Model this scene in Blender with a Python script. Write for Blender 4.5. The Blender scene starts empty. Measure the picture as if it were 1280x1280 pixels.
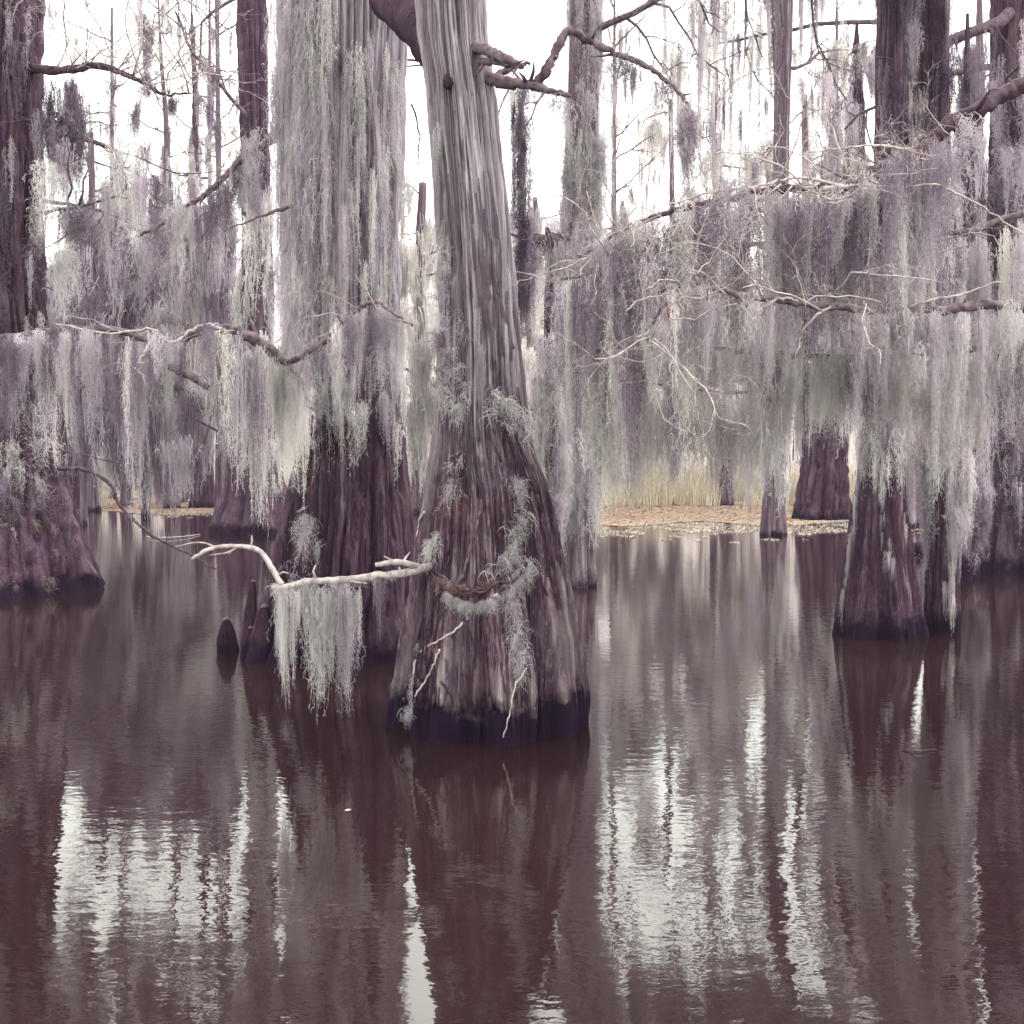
import bpy, math, random
import numpy as np
from mathutils import Matrix, Vector, Quaternion

random.seed(7)
RNG = np.random.default_rng(7)
scene = bpy.context.scene
COL = scene.collection
R = math.radians

# ------------------------------------------------------------------ camera
F = 1450.0                      # focal length in pixels of the 1280 px photograph
EYE = 2.0
TH = math.atan(65 / F)
cam_d = bpy.data.cameras.new('camera')
cam_d.sensor_width = 36
cam_d.lens = 36 * F / 1280
cam_d.clip_end = 3000
cam = bpy.data.objects.new('camera', cam_d)
COL.objects.link(cam)
cam.location = (0, 0, EYE)
cam.rotation_euler = (R(90) - TH, 0, 0)
scene.camera = cam

# ------------------------------------------------------------------ sky, light, exposure
SUN_EL, SUN_ROT = R(50), R(95)
world = bpy.data.worlds.new('World')
scene.world = world
world.use_nodes = True
wn, wl = world.node_tree.nodes, world.node_tree.links
wn.clear()
sky = wn.new('ShaderNodeTexSky')
sky.sky_type = 'NISHITA'
sky.sun_disc = False
sky.sun_elevation = SUN_EL
sky.sun_rotation = SUN_ROT
sky.air_density = 1.0
sky.dust_density = 4.0
hs = wn.new('ShaderNodeHueSaturation')
hs.inputs['Saturation'].default_value = 0.10
wl.new(sky.outputs[0], hs.inputs['Color'])
mx = wn.new('ShaderNodeMix')
mx.data_type = 'RGBA'
mx.inputs[0].default_value = 0.65
wl.new(hs.outputs[0], mx.inputs[6])
mx.inputs[7].default_value = (14.0, 14.4, 12.9, 1)       # even overcast cloud
bg = wn.new('ShaderNodeBackground')
bg.inputs['Strength'].default_value = 0.14
wl.new(mx.outputs[2], bg.inputs['Color'])
wo = wn.new('ShaderNodeOutputWorld')
wl.new(bg.outputs[0], wo.inputs['Surface'])

sun_d = bpy.data.lights.new('sun', 'SUN')
sun_d.energy = 1.3
sun_d.angle = R(25)
sun_d.color = (1, 0.96, 0.9)
sun = bpy.data.objects.new('sun', sun_d)
COL.objects.link(sun)
sd = Vector((math.sin(SUN_ROT) * math.cos(SUN_EL), math.cos(SUN_ROT) * math.cos(SUN_EL), math.sin(SUN_EL)))
sun.rotation_euler = sd.to_track_quat('Z', 'Y').to_euler()
sun.location = sd * 40

vs = scene.view_settings
scene.display_settings.display_device = 'sRGB'
vs.view_transform = 'Standard'
vs.look = 'None'
vs.exposure = 1.25
vs.gamma = 1
vs.use_curve_mapping = False
scene.cycles.max_bounces = 8
scene.cycles.transparent_max_bounces = 4
scene.cycles.diffuse_bounces = 6
scene.cycles.volume_bounces = 0

# ------------------------------------------------------------------ picture geometry
def ray(px, py):
    u, v = (px - 640) / F, (640 - py) / F
    return np.array([u, math.cos(TH) + v * math.sin(TH), -math.sin(TH) + v * math.cos(TH)])
def at(px, py, d):
    r = ray(px, py)
    return np.array([0, 0, EYE]) + r * (d / r[1])
def zat(py, d):
    return at(640, py, d)[2]

# ------------------------------------------------------------------ materials
def material(name):
    m = bpy.data.materials.new(name)
    m.use_nodes = True
    m.node_tree.nodes.clear()
    return m, m.node_tree.nodes, m.node_tree.links
def node(ns, t, **kw):
    n = ns.new(t)
    for k, v in kw.items():
        setattr(n, k, v)
    return n
def ramp(ns, stops):
    r = ns.new('ShaderNodeValToRGB')
    e = r.color_ramp.elements
    e[0].position, e[0].color = stops[0][0], (*stops[0][1], 1)
    e[1].position, e[1].color = stops[-1][0], (*stops[-1][1], 1)
    for p, c in stops[1:-1]:
        k = e.new(p)
        k.color = (*c, 1)
    return r
def math_node(ns, ls, op, a, b=None, c=None, clamp=False):
    n = ns.new('ShaderNodeMath')
    n.operation = op
    n.use_clamp = clamp
    for i, v in enumerate((a, b, c)):
        if v is None: continue
        if isinstance(v, (int, float)): n.inputs[i].default_value = v
        else: ls.new(v, n.inputs[i])
    return n.outputs[0]
def mixc(ns, ls, fac, a, b):
    n = ns.new('ShaderNodeMix')
    n.data_type = 'RGBA'
    if isinstance(fac, (int, float)): n.inputs[0].default_value = fac
    else: ls.new(fac, n.inputs[0])
    for i, v in ((6, a), (7, b)):
        if isinstance(v, tuple): n.inputs[i].default_value = (*v, 1)
        else: ls.new(v, n.inputs[i])
    return n.outputs[2]

def bark_material(name, dark, mid, pale, wet, wet_h=0.22, patch=(0.42, 0.38, 0.36), patch_amt=0.35, scale=1.0, silver=None):
    m, ns, ls = material(name)
    geo = node(ns, 'ShaderNodeNewGeometry')
    mp = node(ns, 'ShaderNodeMapping')
    mp.inputs['Scale'].default_value = (48 * scale, 48 * scale, 1.5 * scale)
    ls.new(geo.outputs['Position'], mp.inputs['Vector'])
    n1 = node(ns, 'ShaderNodeTexNoise')
    n1.inputs['Scale'].default_value = 1
    n1.inputs['Detail'].default_value = 8
    n1.inputs['Roughness'].default_value = 0.7
    ls.new(mp.outputs[0], n1.inputs['Vector'])
    rp = ramp(ns, [(0.30, dark), (0.5, mid), (0.72, pale)])
    ls.new(n1.outputs['Fac'], rp.inputs[0])
    # broad weathered patches
    mp2 = node(ns, 'ShaderNodeMapping')
    mp2.inputs['Scale'].default_value = (4 * scale, 4 * scale, 1.1 * scale)
    ls.new(geo.outputs['Position'], mp2.inputs['Vector'])
    n2 = node(ns, 'ShaderNodeTexNoise')
    n2.inputs['Scale'].default_value = 1
    n2.inputs['Detail'].default_value = 5
    n2.inputs['Roughness'].default_value = 0.6
    ls.new(mp2.outputs[0], n2.inputs['Vector'])
    r2 = ramp(ns, [(0.46, (0, 0, 0)), (0.66, (1, 1, 1))])
    ls.new(n2.outputs['Fac'], r2.inputs[0])
    f = math_node(ns, ls, 'MULTIPLY', r2.outputs[0], patch_amt)
    c = mixc(ns, ls, f, rp.outputs[0], patch)
    # weathered outer plates keep their tone; shade is painted dark into fissures and flutes
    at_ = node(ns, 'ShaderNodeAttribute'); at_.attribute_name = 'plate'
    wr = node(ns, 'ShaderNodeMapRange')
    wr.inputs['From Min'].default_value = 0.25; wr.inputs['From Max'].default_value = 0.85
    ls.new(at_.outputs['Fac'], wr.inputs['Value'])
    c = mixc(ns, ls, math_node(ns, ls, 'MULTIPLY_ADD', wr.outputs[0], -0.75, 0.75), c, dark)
    if silver:      # bark bleaches silver-lilac well above the flood line
        s0 = node(ns, 'ShaderNodeSeparateXYZ'); ls.new(geo.outputs['Position'], s0.inputs[0])
        sr = node(ns, 'ShaderNodeMapRange'); sr.inputs['From Min'].default_value = silver - 0.7; sr.inputs['From Max'].default_value = silver + 0.9; sr.inputs['To Max'].default_value = 0.92
        ls.new(math_node(ns, ls, 'MULTIPLY_ADD', n2.outputs['Fac'], 2.4, math_node(ns, ls, 'ADD', s0.outputs[2], -1.2)), sr.inputs['Value'])
        rs = ramp(ns, [(0.25, (0.17, 0.13, 0.18)), (0.5, (0.35, 0.315, 0.36)), (0.75, (0.50, 0.47, 0.49))])
        ls.new(n1.outputs['Fac'], rs.inputs[0])
        sf = math_node(ns, ls, 'MULTIPLY', sr.outputs[0], math_node(ns, ls, 'MULTIPLY_ADD', wr.outputs[0], 0.7, 0.3))
        c = mixc(ns, ls, sf, c, rs.outputs[0])
    # fine lichen and fibre speckle
    mp5 = node(ns, 'ShaderNodeMapping'); mp5.inputs['Scale'].default_value = (1, 1, .3); ls.new(geo.outputs['Position'], mp5.inputs['Vector'])
    n5 = node(ns, 'ShaderNodeTexNoise'); n5.inputs['Scale'].default_value = 44; n5.inputs['Detail'].default_value = 6; n5.inputs['Roughness'].default_value = 0.75
    ls.new(mp5.outputs[0], n5.inputs['Vector'])
    r5 = ramp(ns, [(0.56, (0, 0, 0)), (0.68, (0.28, 0.28, 0.28))]); ls.new(n5.outputs['Fac'], r5.inputs[0])
    c = mixc(ns, ls, r5.outputs[0], c, patch)
    r6 = ramp(ns, [(0.32, (0.6, 0.6, 0.6)), (0.42, (0, 0, 0))]); ls.new(n5.outputs['Fac'], r6.inputs[0])
    c = mixc(ns, ls, r6.outputs[0], c, dark)
    # reddish torn fibre patches
    n3 = node(ns, 'ShaderNodeTexNoise')
    n3.inputs['Scale'].default_value = 2.2 * scale
    n3.inputs['Detail'].default_value = 6
    ls.new(geo.outputs['Position'], n3.inputs['Vector'])
    r3 = ramp(ns, [(0.56, (0, 0, 0)), (0.72, (0.35, 0.35, 0.35))])
    ls.new(n3.outputs['Fac'], r3.inputs[0])
    c = mixc(ns, ls, r3.outputs[0], c, (0.16, 0.085, 0.08))
    # soaked band above the water, ragged edge
    sp = node(ns, 'ShaderNodeSeparateXYZ')
    ls.new(geo.outputs['Position'], sp.inputs[0])
    n4 = node(ns, 'ShaderNodeTexNoise')
    n4.inputs['Scale'].default_value = 3.5
    n4.inputs['Detail'].default_value = 8
    n4.inputs['Roughness'].default_value = 0.7
    ls.new(geo.outputs['Position'], n4.inputs['Vector'])
    off = math_node(ns, ls, 'MULTIPLY_ADD', n4.outputs['Fac'], 0.85, -0.42)
    zz = math_node(ns, ls, 'ADD', sp.outputs[2], off)
    w = node(ns, 'ShaderNodeMapRange')
    w.inputs['From Min'].default_value = wet_h + 0.09
    w.inputs['From Max'].default_value = wet_h - 0.08
    ls.new(zz, w.inputs['Value'])
    c = mixc(ns, ls, w.outputs[0], c, wet)
    b = node(ns, 'ShaderNodeBsdfPrincipled')
    ls.new(c, b.inputs['Base Color'])
    rr = node(ns, 'ShaderNodeMapRange')
    rr.inputs['To Min'].default_value = 0.9
    rr.inputs['To Max'].default_value = 0.7
    ls.new(w.outputs[0], rr.inputs['Value'])
    ls.new(rr.outputs[0], b.inputs['Roughness'])
    b.inputs['Specular IOR Level'].default_value = 0.05
    bp = node(ns, 'ShaderNodeBump')
    bp.inputs['Strength'].default_value = 0.9
    bp.inputs['Distance'].default_value = 0.02
    ls.new(n1.outputs['Fac'], bp.inputs['Height'])
    ls.new(bp.outputs[0], b.inputs['Normal'])
    o = node(ns, 'ShaderNodeOutputMaterial')
    ls.new(b.outputs[0], o.inputs[0])
    return m

M = {}
WET = (0.010, 0.0045, 0.014)
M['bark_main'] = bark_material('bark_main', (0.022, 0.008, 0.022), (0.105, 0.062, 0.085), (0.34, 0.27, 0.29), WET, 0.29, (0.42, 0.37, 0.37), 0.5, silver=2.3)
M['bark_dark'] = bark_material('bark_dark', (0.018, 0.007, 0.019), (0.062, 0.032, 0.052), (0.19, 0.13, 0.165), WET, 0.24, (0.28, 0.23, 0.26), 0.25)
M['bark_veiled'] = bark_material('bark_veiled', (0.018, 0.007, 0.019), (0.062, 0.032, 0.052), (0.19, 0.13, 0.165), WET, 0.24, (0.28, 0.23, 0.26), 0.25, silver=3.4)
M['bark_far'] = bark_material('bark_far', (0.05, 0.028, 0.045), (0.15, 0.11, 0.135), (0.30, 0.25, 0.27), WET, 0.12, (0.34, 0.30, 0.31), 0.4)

def simple_wood(name, c0, c1, sc=18):
    m, ns, ls = material(name)
    tc = node(ns, 'ShaderNodeNewGeometry')
    n = node(ns, 'ShaderNodeTexNoise')
    n.inputs['Scale'].default_value = sc
    n.inputs['Detail'].default_value = 6
    ls.new(tc.outputs['Position'], n.inputs['Vector'])
    r = ramp(ns, [(0.35, c0), (0.65, c1)])
    ls.new(n.outputs['Fac'], r.inputs[0])
    b = node(ns, 'ShaderNodeBsdfPrincipled')
    b.inputs['Roughness'].default_value = 0.85
    b.inputs['Specular IOR Level'].default_value = 0.2
    ls.new(r.outputs[0], b.inputs['Base Color'])
    bp = node(ns, 'ShaderNodeBump')
    bp.inputs['Strength'].default_value = 0.6
    bp.inputs['Distance'].default_value = 0.01
    ls.new(n.outputs['Fac'], bp.inputs['Height'])
    ls.new(bp.outputs[0], b.inputs['Normal'])
    o = node(ns, 'ShaderNodeOutputMaterial')
    ls.new(b.outputs[0], o.inputs[0])
    return m
M['limb'] = simple_wood('limb_bark', (0.05, 0.03, 0.045), (0.17, 0.125, 0.14))
M['limb_dark'] = simple_wood('limb_bark_dark', (0.03, 0.016, 0.028), (0.085, 0.05, 0.065))
M['dead'] = simple_wood('dead_wood', (0.20, 0.16, 0.17), (0.46, 0.41, 0.40))
M['twig'] = simple_wood('twig_bark', (0.24, 0.19, 0.19), (0.48, 0.42, 0.41))
M['leaf'] = simple_wood('dead_leaf', (0.30, 0.22, 0.16), (0.60, 0.52, 0.42))
M['redleaf'] = simple_wood('red_leaf', (0.13, 0.02, 0.03), (0.22, 0.04, 0.045))
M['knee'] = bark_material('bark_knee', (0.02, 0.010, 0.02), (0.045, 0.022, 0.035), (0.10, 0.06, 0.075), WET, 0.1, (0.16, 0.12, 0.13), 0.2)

def moss_material(name, translucent=0.5, patch_scale=1.4):
    m, ns, ls = material(name)
    oi = node(ns, 'ShaderNodeObjectInfo')
    geo = node(ns, 'ShaderNodeNewGeometry')
    n = node(ns, 'ShaderNodeTexNoise')
    n.inputs['Scale'].default_value = patch_scale
    n.inputs['Detail'].default_value = 5
    n.inputs['Roughness'].default_value = 0.65
    ls.new(geo.outputs['Position'], n.inputs['Vector'])
    hv = node(ns, 'ShaderNodeHueSaturation')
    v = math_node(ns, ls, 'MULTIPLY_ADD', n.outputs['Fac'], 0.9, 0.6)
    v2 = math_node(ns, ls, 'MULTIPLY_ADD', oi.outputs['Random'], 0.35, 0.83)
    v3 = math_node(ns, ls, 'MULTIPLY', v, v2)
    ls.new(v3, hv.inputs['Value'])
    ls.new(oi.outputs['Color'], hv.inputs['Color'])
    d = node(ns, 'ShaderNodeBsdfDiffuse')
    t = node(ns, 'ShaderNodeBsdfTranslucent')
    ls.new(hv.outputs[0], d.inputs['Color'])
    ls.new(hv.outputs[0], t.inputs['Color'])
    ms = node(ns, 'ShaderNodeMixShader')
    ms.inputs[0].default_value = translucent
    ls.new(d.outputs[0], ms.inputs[1])
    ls.new(t.outputs[0], ms.inputs[2])
    o = node(ns, 'ShaderNodeOutputMaterial')
    ls.new(ms.outputs[0], o.inputs[0])
    return m
M['moss'] = moss_material('spanish_moss')

def straw_material():
    m, ns, ls = material('dry_reed')
    geo = node(ns, 'ShaderNodeNewGeometry')
    r = ramp(ns, [(0.0, (0.34, 0.27, 0.20)), (0.5, (0.64, 0.57, 0.43)), (1.0, (0.84, 0.79, 0.66))])
    ls.new(geo.outputs['Random Per Island'], r.inputs[0])
    d = node(ns, 'ShaderNodeBsdfDiffuse')
    t = node(ns, 'ShaderNodeBsdfTranslucent')
    ls.new(r.outputs[0], d.inputs['Color'])
    ls.new(r.outputs[0], t.inputs['Color'])
    ms = node(ns, 'ShaderNodeMixShader')
    ms.inputs[0].default_value = 0.35
    ls.new(d.outputs[0], ms.inputs[1])
    ls.new(t.outputs[0], ms.inputs[2])
    o = node(ns, 'ShaderNodeOutputMaterial')
    ls.new(ms.outputs[0], o.inputs[0])
    return m
M['straw'] = straw_material()

def island_material(name, cols):
    m, ns, ls = material(name)
    geo = node(ns, 'ShaderNodeNewGeometry')
    r = ramp(ns, cols)
    ls.new(geo.outputs['Random Per Island'], r.inputs[0])
    b = node(ns, 'ShaderNodeBsdfDiffuse')
    ls.new(r.outputs[0], b.inputs['Color'])
    o = node(ns, 'ShaderNodeOutputMaterial')
    ls.new(b.outputs[0], o.inputs[0])
    return m
M['mat'] = island_material('floating_weed', [(0, (0.27, 0.18, 0.14)), (0.5, (0.34, 0.235, 0.18)), (1, (0.42, 0.31, 0.24))])
M['scum'] = island_material('pale_scum', [(0, (0.28, 0.22, 0.19)), (0.5, (0.42, 0.36, 0.31)), (1, (0.58, 0.53, 0.45))])

def ground_material(name, c0, c1, sc=0.6):
    m, ns, ls = material(name)
    geo = node(ns, 'ShaderNodeNewGeometry')
    n = node(ns, 'ShaderNodeTexNoise')
    n.inputs['Scale'].default_value = sc
    n.inputs['Detail'].default_value = 8
    ls.new(geo.outputs['Position'], n.inputs['Vector'])
    r = ramp(ns, [(0.35, c0), (0.65, c1)])
    ls.new(n.outputs['Fac'], r.inputs[0])
    b = node(ns, 'ShaderNodeBsdfDiffuse')
    ls.new(r.outputs[0], b.inputs['Color'])
    o = node(ns, 'ShaderNodeOutputMaterial')
    ls.new(b.outputs[0], o.inputs[0])
    return m
M['bank'] = ground_material('marsh_soil', (0.14, 0.10, 0.08), (0.34, 0.27, 0.20))

def water_material():
    m, ns, ls = material('brown_water')
    geo = node(ns, 'ShaderNodeNewGeometry')
    b = node(ns, 'ShaderNodeBsdfPrincipled')
    b.inputs['Base Color'].default_value = (0.0155, 0.0072, 0.0078, 1)
    b.inputs['Roughness'].default_value = 0.012
    b.inputs['IOR'].default_value = 1.72
    # fine breeze ripples, patchy
    mp = node(ns, 'ShaderNodeMapping')
    mp.inputs['Scale'].default_value = (5.0, 9.0, 1)
    ls.new(geo.outputs['Position'], mp.inputs['Vector'])
    n1 = node(ns, 'ShaderNodeTexNoise')
    n1.inputs['Scale'].default_value = 1.0
    n1.inputs['Detail'].default_value = 3
    n1.inputs['Roughness'].default_value = 0.55
    ls.new(mp.outputs[0], n1.inputs['Vector'])
    n2 = node(ns, 'ShaderNodeTexNoise')
    n2.inputs['Scale'].default_value = 0.9
    n2.inputs['Detail'].default_value = 2
    ls.new(geo.outputs['Position'], n2.inputs['Vector'])
    h = math_node(ns, ls, 'MULTIPLY_ADD', n2.outputs['Fac'], 1.6, n1.outputs['Fac'])
    # one slow swell rolling away at the lower right
    vd = node(ns, 'ShaderNodeVectorMath', operation='DISTANCE')
    ls.new(geo.outputs['Position'], vd.inputs[0]); vd.inputs[1].default_value = (1.95, 3.75, 0)
    q = math_node(ns, ls, 'DIVIDE', vd.outputs['Value'], 0.9)
    q = math_node(ns, ls, 'MULTIPLY', q, q)
    q = math_node(ns, ls, 'MULTIPLY', q, -1.0)
    q = math_node(ns, ls, 'EXPONENT', q)
    h = math_node(ns, ls, 'MULTIPLY_ADD', q, 14.0, h)
    bp = node(ns, 'ShaderNodeBump')
    bp.inputs['Strength'].default_value = 1.0
    bp.inputs['Distance'].default_value = 0.0017
    ls.new(h, bp.inputs['Height'])
    ls.new(bp.outputs[0], b.inputs['Normal'])
    o = node(ns, 'ShaderNodeOutputMaterial')
    ls.new(b.outputs[0], o.inputs[0])
    return m
M['water'] = water_material()

# ------------------------------------------------------------------ mesh helpers
def mesh_np(name, V, Q, mat, smooth=True, T=None):
    V = np.asarray(V, dtype=np.float32).reshape(-1, 3)
    Q = np.asarray(Q, dtype=np.int32).reshape(-1, 4)
    T = np.zeros((0, 3), np.int32) if T is None else np.asarray(T, np.int32).reshape(-1, 3)
    me = bpy.data.meshes.new(name)
    me.vertices.add(len(V))
    me.vertices.foreach_set('co', V.ravel())
    nl = Q.size + T.size
    me.loops.add(nl)
    me.loops.foreach_set('vertex_index', np.concatenate([Q.ravel(), T.ravel()]))
    me.polygons.add(len(Q) + len(T))
    st = np.concatenate([np.arange(len(Q)) * 4, len(Q) * 4 + np.arange(len(T)) * 3]).astype(np.int32)
    me.polygons.foreach_set('loop_start', st)
    me.polygons.foreach_set('use_smooth', np.full(len(st), smooth, dtype=bool))
    me.update(calc_edges=True)
    me.validate()
    me.materials.append(M[mat] if isinstance(mat, str) else mat)
    return me

class MB:
    def __init__(s): s.V, s.Q, s.T, s.n = [], [], [], 0
    def add(s, V, Q, T=None):
        V = np.asarray(V).reshape(-1, 3)
        s.V.append(V)
        s.Q.append(np.asarray(Q, dtype=np.int64).reshape(-1, 4) + s.n)
        if T is not None: s.T.append(np.asarray(T, dtype=np.int64).reshape(-1, 3) + s.n)
        s.n += len(V)
    def mesh(s, name, mat, smooth=True):
        return mesh_np(name, np.concatenate(s.V), np.concatenate(s.Q), mat, smooth, np.concatenate(s.T) if s.T else None)

def tube(mb, P, rad, n=6, caps=True):
    P = np.asarray(P, float)
    K = len(P)
    rad = np.broadcast_to(np.asarray(rad, float), (K,))
    t = np.gradient(P, axis=0)
    t /= np.linalg.norm(t, axis=1, keepdims=True) + 1e-9
    ref = np.array([0, 0, 1.0]) if abs(t[:, 2]).mean() < 0.8 else np.array([1.0, 0, 0])
    a = np.cross(t, ref)
    a /= np.linalg.norm(a, axis=1, keepdims=True) + 1e-9
    b = np.cross(t, a)
    ang = np.linspace(0, 2 * np.pi, n, endpoint=False)
    V = P[:, None] + rad[:, None, None] * (np.cos(ang)[None, :, None] * a[:, None] + np.sin(ang)[None, :, None] * b[:, None])
    i = np.arange(K - 1)[:, None] * n + np.arange(n)[None]
    j = np.arange(K - 1)[:, None] * n + (np.arange(n)[None] + 1) % n
    Q = np.stack([i, j, j + n, i + n], -1).reshape(-1, 4)
    V = V.reshape(-1, 3)
    T = None
    if caps:
        V = np.concatenate([V, P[:1], P[-1:]])
        c0, c1 = K * n, K * n + 1
        k = np.arange(n)
        T = np.concatenate([np.stack([k, (k + 1) % n, np.full(n, c0)], -1)[:, ::-1],
                            np.stack([k + (K - 1) * n, (k + 1) % n + (K - 1) * n, np.full(n, c1)], -1)])
    mb.add(V, Q, T)

def smooth_path(pts, k=6, wob=0.0, rng=RNG):
    """Catmull-Rom through pts; radius may ride along as a 4th column"""
    P = np.asarray(pts, float)
    P = np.concatenate([2 * P[:1] - P[1:2], P, 2 * P[-1:] - P[-2:-1]])
    out = []
    for i in range(1, len(P) - 2):
        p0, p1, p2, p3 = P[i - 1:i + 3]
        for s in np.linspace(0, 1, k, endpoint=False):
            out.append(0.5 * ((2 * p1) + (-p0 + p2) * s + (2 * p0 - 5 * p1 + 4 * p2 - p3) * s * s + (-p0 + 3 * p1 - 3 * p2 + p3) * s ** 3))
    out.append(P[-2])
    out = np.array(out)
    if wob: out[:, :3] += rng.normal(0, wob, (len(out), 3))
    return out

def ribbons(mb, P, W, side):
    """P (N,K,3) paths, W (N,K) half widths, side (N,3)"""
    N, K, _ = P.shape
    s = side[:, None, :] * W[:, :, None]
    V = np.stack([P - s, P + s], 2).reshape(-1, 3)
    base = (np.arange(N)[:, None] * K + np.arange(K - 1)[None]) * 2
    Q = np.stack([base, base + 1, base + 3, base + 2], -1).reshape(-1, 4)
    mb.add(V, Q)

_nt = {}
def vnoise(u, v, pu, seed):
    """value noise, periodic in u with integer period pu"""
    key = (pu, seed)
    if key not in _nt: _nt[key] = np.random.default_rng(seed * 977 + pu).random((pu, 512))
    tb = _nt[key]
    iu, iv = np.floor(u).astype(int), np.floor(v).astype(int)
    fu, fv = u - iu, v - iv
    fu, fv = fu * fu * (3 - 2 * fu), fv * fv * (3 - 2 * fv)
    a = tb[iu % pu, iv % 512]; b = tb[(iu + 1) % pu, iv % 512]
    c = tb[iu % pu, (iv + 1) % 512]; d = tb[(iu + 1) % pu, (iv + 1) % 512]
    return (a * (1 - fu) + b * fu) * (1 - fv) + (c * (1 - fu) + d * fu) * fv

# ------------------------------------------------------------------ object helpers
WM = {}
def link(name, data, parent=None, mat=None):
    """mat is the WORLD matrix of the object"""
    o = bpy.data.objects.new(name, data)
    COL.objects.link(o)
    mat = Matrix.Identity(4) if mat is None else mat
    if parent is not None:
        o.parent = parent
        o.matrix_parent_inverse = WM[parent.name].inverted()
    o.matrix_basis = mat
    WM[o.name] = mat.copy()
    return o
def thing(name, label, cat, loc, group=None):
    o = link(name, None, None, Matrix.Translation(Vector(loc)))
    o['label'] = label
    o['category'] = cat
    if group: o['group'] = group
    return o
def struct(name, me):
    o = link(name, me)
    o['kind'] = 'structure'
    return o
def meshthing(name, me, label, cat, group=None, loc=(0, 0, 0)):
    o = link(name, me, None, Matrix.Translation(Vector(loc)))
    o['label'] = label
    o['category'] = cat
    if group: o['group'] = group
    return o

# ------------------------------------------------------------------ moss clumps (shared meshes, tops at the origin, hanging to z = -1)
def moss_mesh(i, n=34, K=26, spread=0.05, halfw=0.0020, spurs=26, spur_len=0.021, topw=0.05, curl=0.009, tail=2.0, stagger=1.0):
    rng = np.random.default_rng(100 + i)
    mb = MB()
    x0 = rng.normal(0, spread, n)
    y0 = rng.normal(0, topw * 0.5, n)
    core = rng.uniform(-spread, spread, 3)
    L = np.clip(rng.beta(1.4, tail, n) * 1.1 + 0.12, 0.1, 1.0)
    L[:3] = (1.0, 0.9, 0.8)
    L *= np.exp(-(x0 / (spread * 2.2)) ** 2) * 0.6 + 0.4
    t = np.linspace(0, 1, K)
    z0 = np.clip(rng.beta(1.2, 3.0, n) * 0.35 + (x0 / spread) ** 2 * 0.02, 0, 0.5) * stagger
    z = -(z0[:, None] + t[None] * L[:, None] * (1 - z0[:, None]))
    walk = np.cumsum(rng.normal(0, 1, (n, K, 2)) * curl * 0.35, axis=1)
    ph = rng.uniform(0, 6.28, (n, 2)); fr = rng.uniform(9, 26, (n, 2))
    conv = 1 - 0.45 * t[None] * L[:, None]
    tgt = core[rng.integers(0, 3, n)]
    x = x0[:, None] * conv + (tgt[:, None] - x0[:, None]) * (t ** 0.7)[None] * 0.5 * L[:, None] + walk[:, :, 0] + curl * 0.5 * np.sin(t[None] * fr[:, :1] + ph[:, :1])
    y = y0[:, None] * conv + walk[:, :, 1] + curl * 0.5 * np.sin(t[None] * fr[:, 1:] + ph[:, 1:])
    P = np.stack([x, y, z], -1)
    a = rng.uniform(0, np.pi, n)
    side = np.stack([np.cos(a), np.sin(a), np.zeros(n)], -1)
    W = halfw * (1.15 - 0.75 * t)[None] * rng.uniform(0.7, 1.5, (n, 1))
    ribbons(mb, P, W, side)
    # curled spurs
    if spurs:
        m = n * spurs
        si = rng.integers(0, n, m); ti = rng.uniform(0, K - 1.001, m)
        k0 = ti.astype(int); f = (ti - k0)[:, None]
        B = P[si, k0] * (1 - f) + P[si, k0 + 1] * f
        a = rng.uniform(0, 2 * np.pi, m)
        d = np.stack([np.cos(a), np.sin(a), rng.uniform(-0.9, 0.5, m)], -1)
        l = spur_len * rng.uniform(0.4, 1.4, m)[:, None]
        dn = np.stack([np.zeros(m), np.zeros(m), -rng.uniform(0.2, 1.1, m)], -1)
        up = np.cross(d, [0, 0, 1.0]) * rng.uniform(-0.5, 0.5, (m, 1))
        SP = np.stack([B, B + d * l * 0.55 + up * l * .3, B + (d + dn * .7 + up) * l * 0.9, B + (d * .8 + dn * 1.5 + up) * l], 1)
        s = np.cross(d, rng.normal(0, 1, (m, 3)))
        s /= np.linalg.norm(s, axis=1, keepdims=True) + 1e-6
        ribbons(mb, SP, np.broadcast_to(np.array([1, 1, .8, .35]) * halfw * 0.9, (m, 4)), s)
    return mb.mesh('moss_clump_%d' % i, 'moss')

MOSS_NEAR = [moss_mesh(i) for i in range(7)] + [moss_mesh(20 + i, n=28, curl=0.026, spur_len=0.032, spurs=22, spread=0.06, tail=1.5) for i in range(6)] + [moss_mesh(10 + i, n=16, spread=0.025, topw=0.03, spurs=26) for i in range(6)]
MOSS_TUFT = [moss_mesh(70 + i, n=9, K=16, spread=0.16, halfw=0.0075, spurs=11, spur_len=0.20, topw=0.12, curl=0.12) for i in range(7)]
MOSS_MID = [moss_mesh(30 + i, n=36, K=14, spread=0.07, halfw=0.006, spurs=9, spur_len=0.05, topw=0.06) for i in range(8)]
MOSS_FAR = [moss_mesh(50 + i, n=60, K=9, spread=0.30, halfw=0.013, spurs=2, spur_len=0.10, topw=0.25, curl=0.03, tail=1.4) for i in range(8)]

PALE = (0.58, 0.55, 0.55)
LAV = (0.46, 0.41, 0.46)
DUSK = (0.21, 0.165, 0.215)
CREAM = (0.60, 0.575, 0.55)
DARK = (0.085, 0.06, 0.095)
def pick(cols):
    c = np.array(random.choice(cols))
    c = c * random.uniform(0.85, 1.15) 
    return tuple(np.clip(c, 0.02, 0.8)) + (1.0,)

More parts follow.
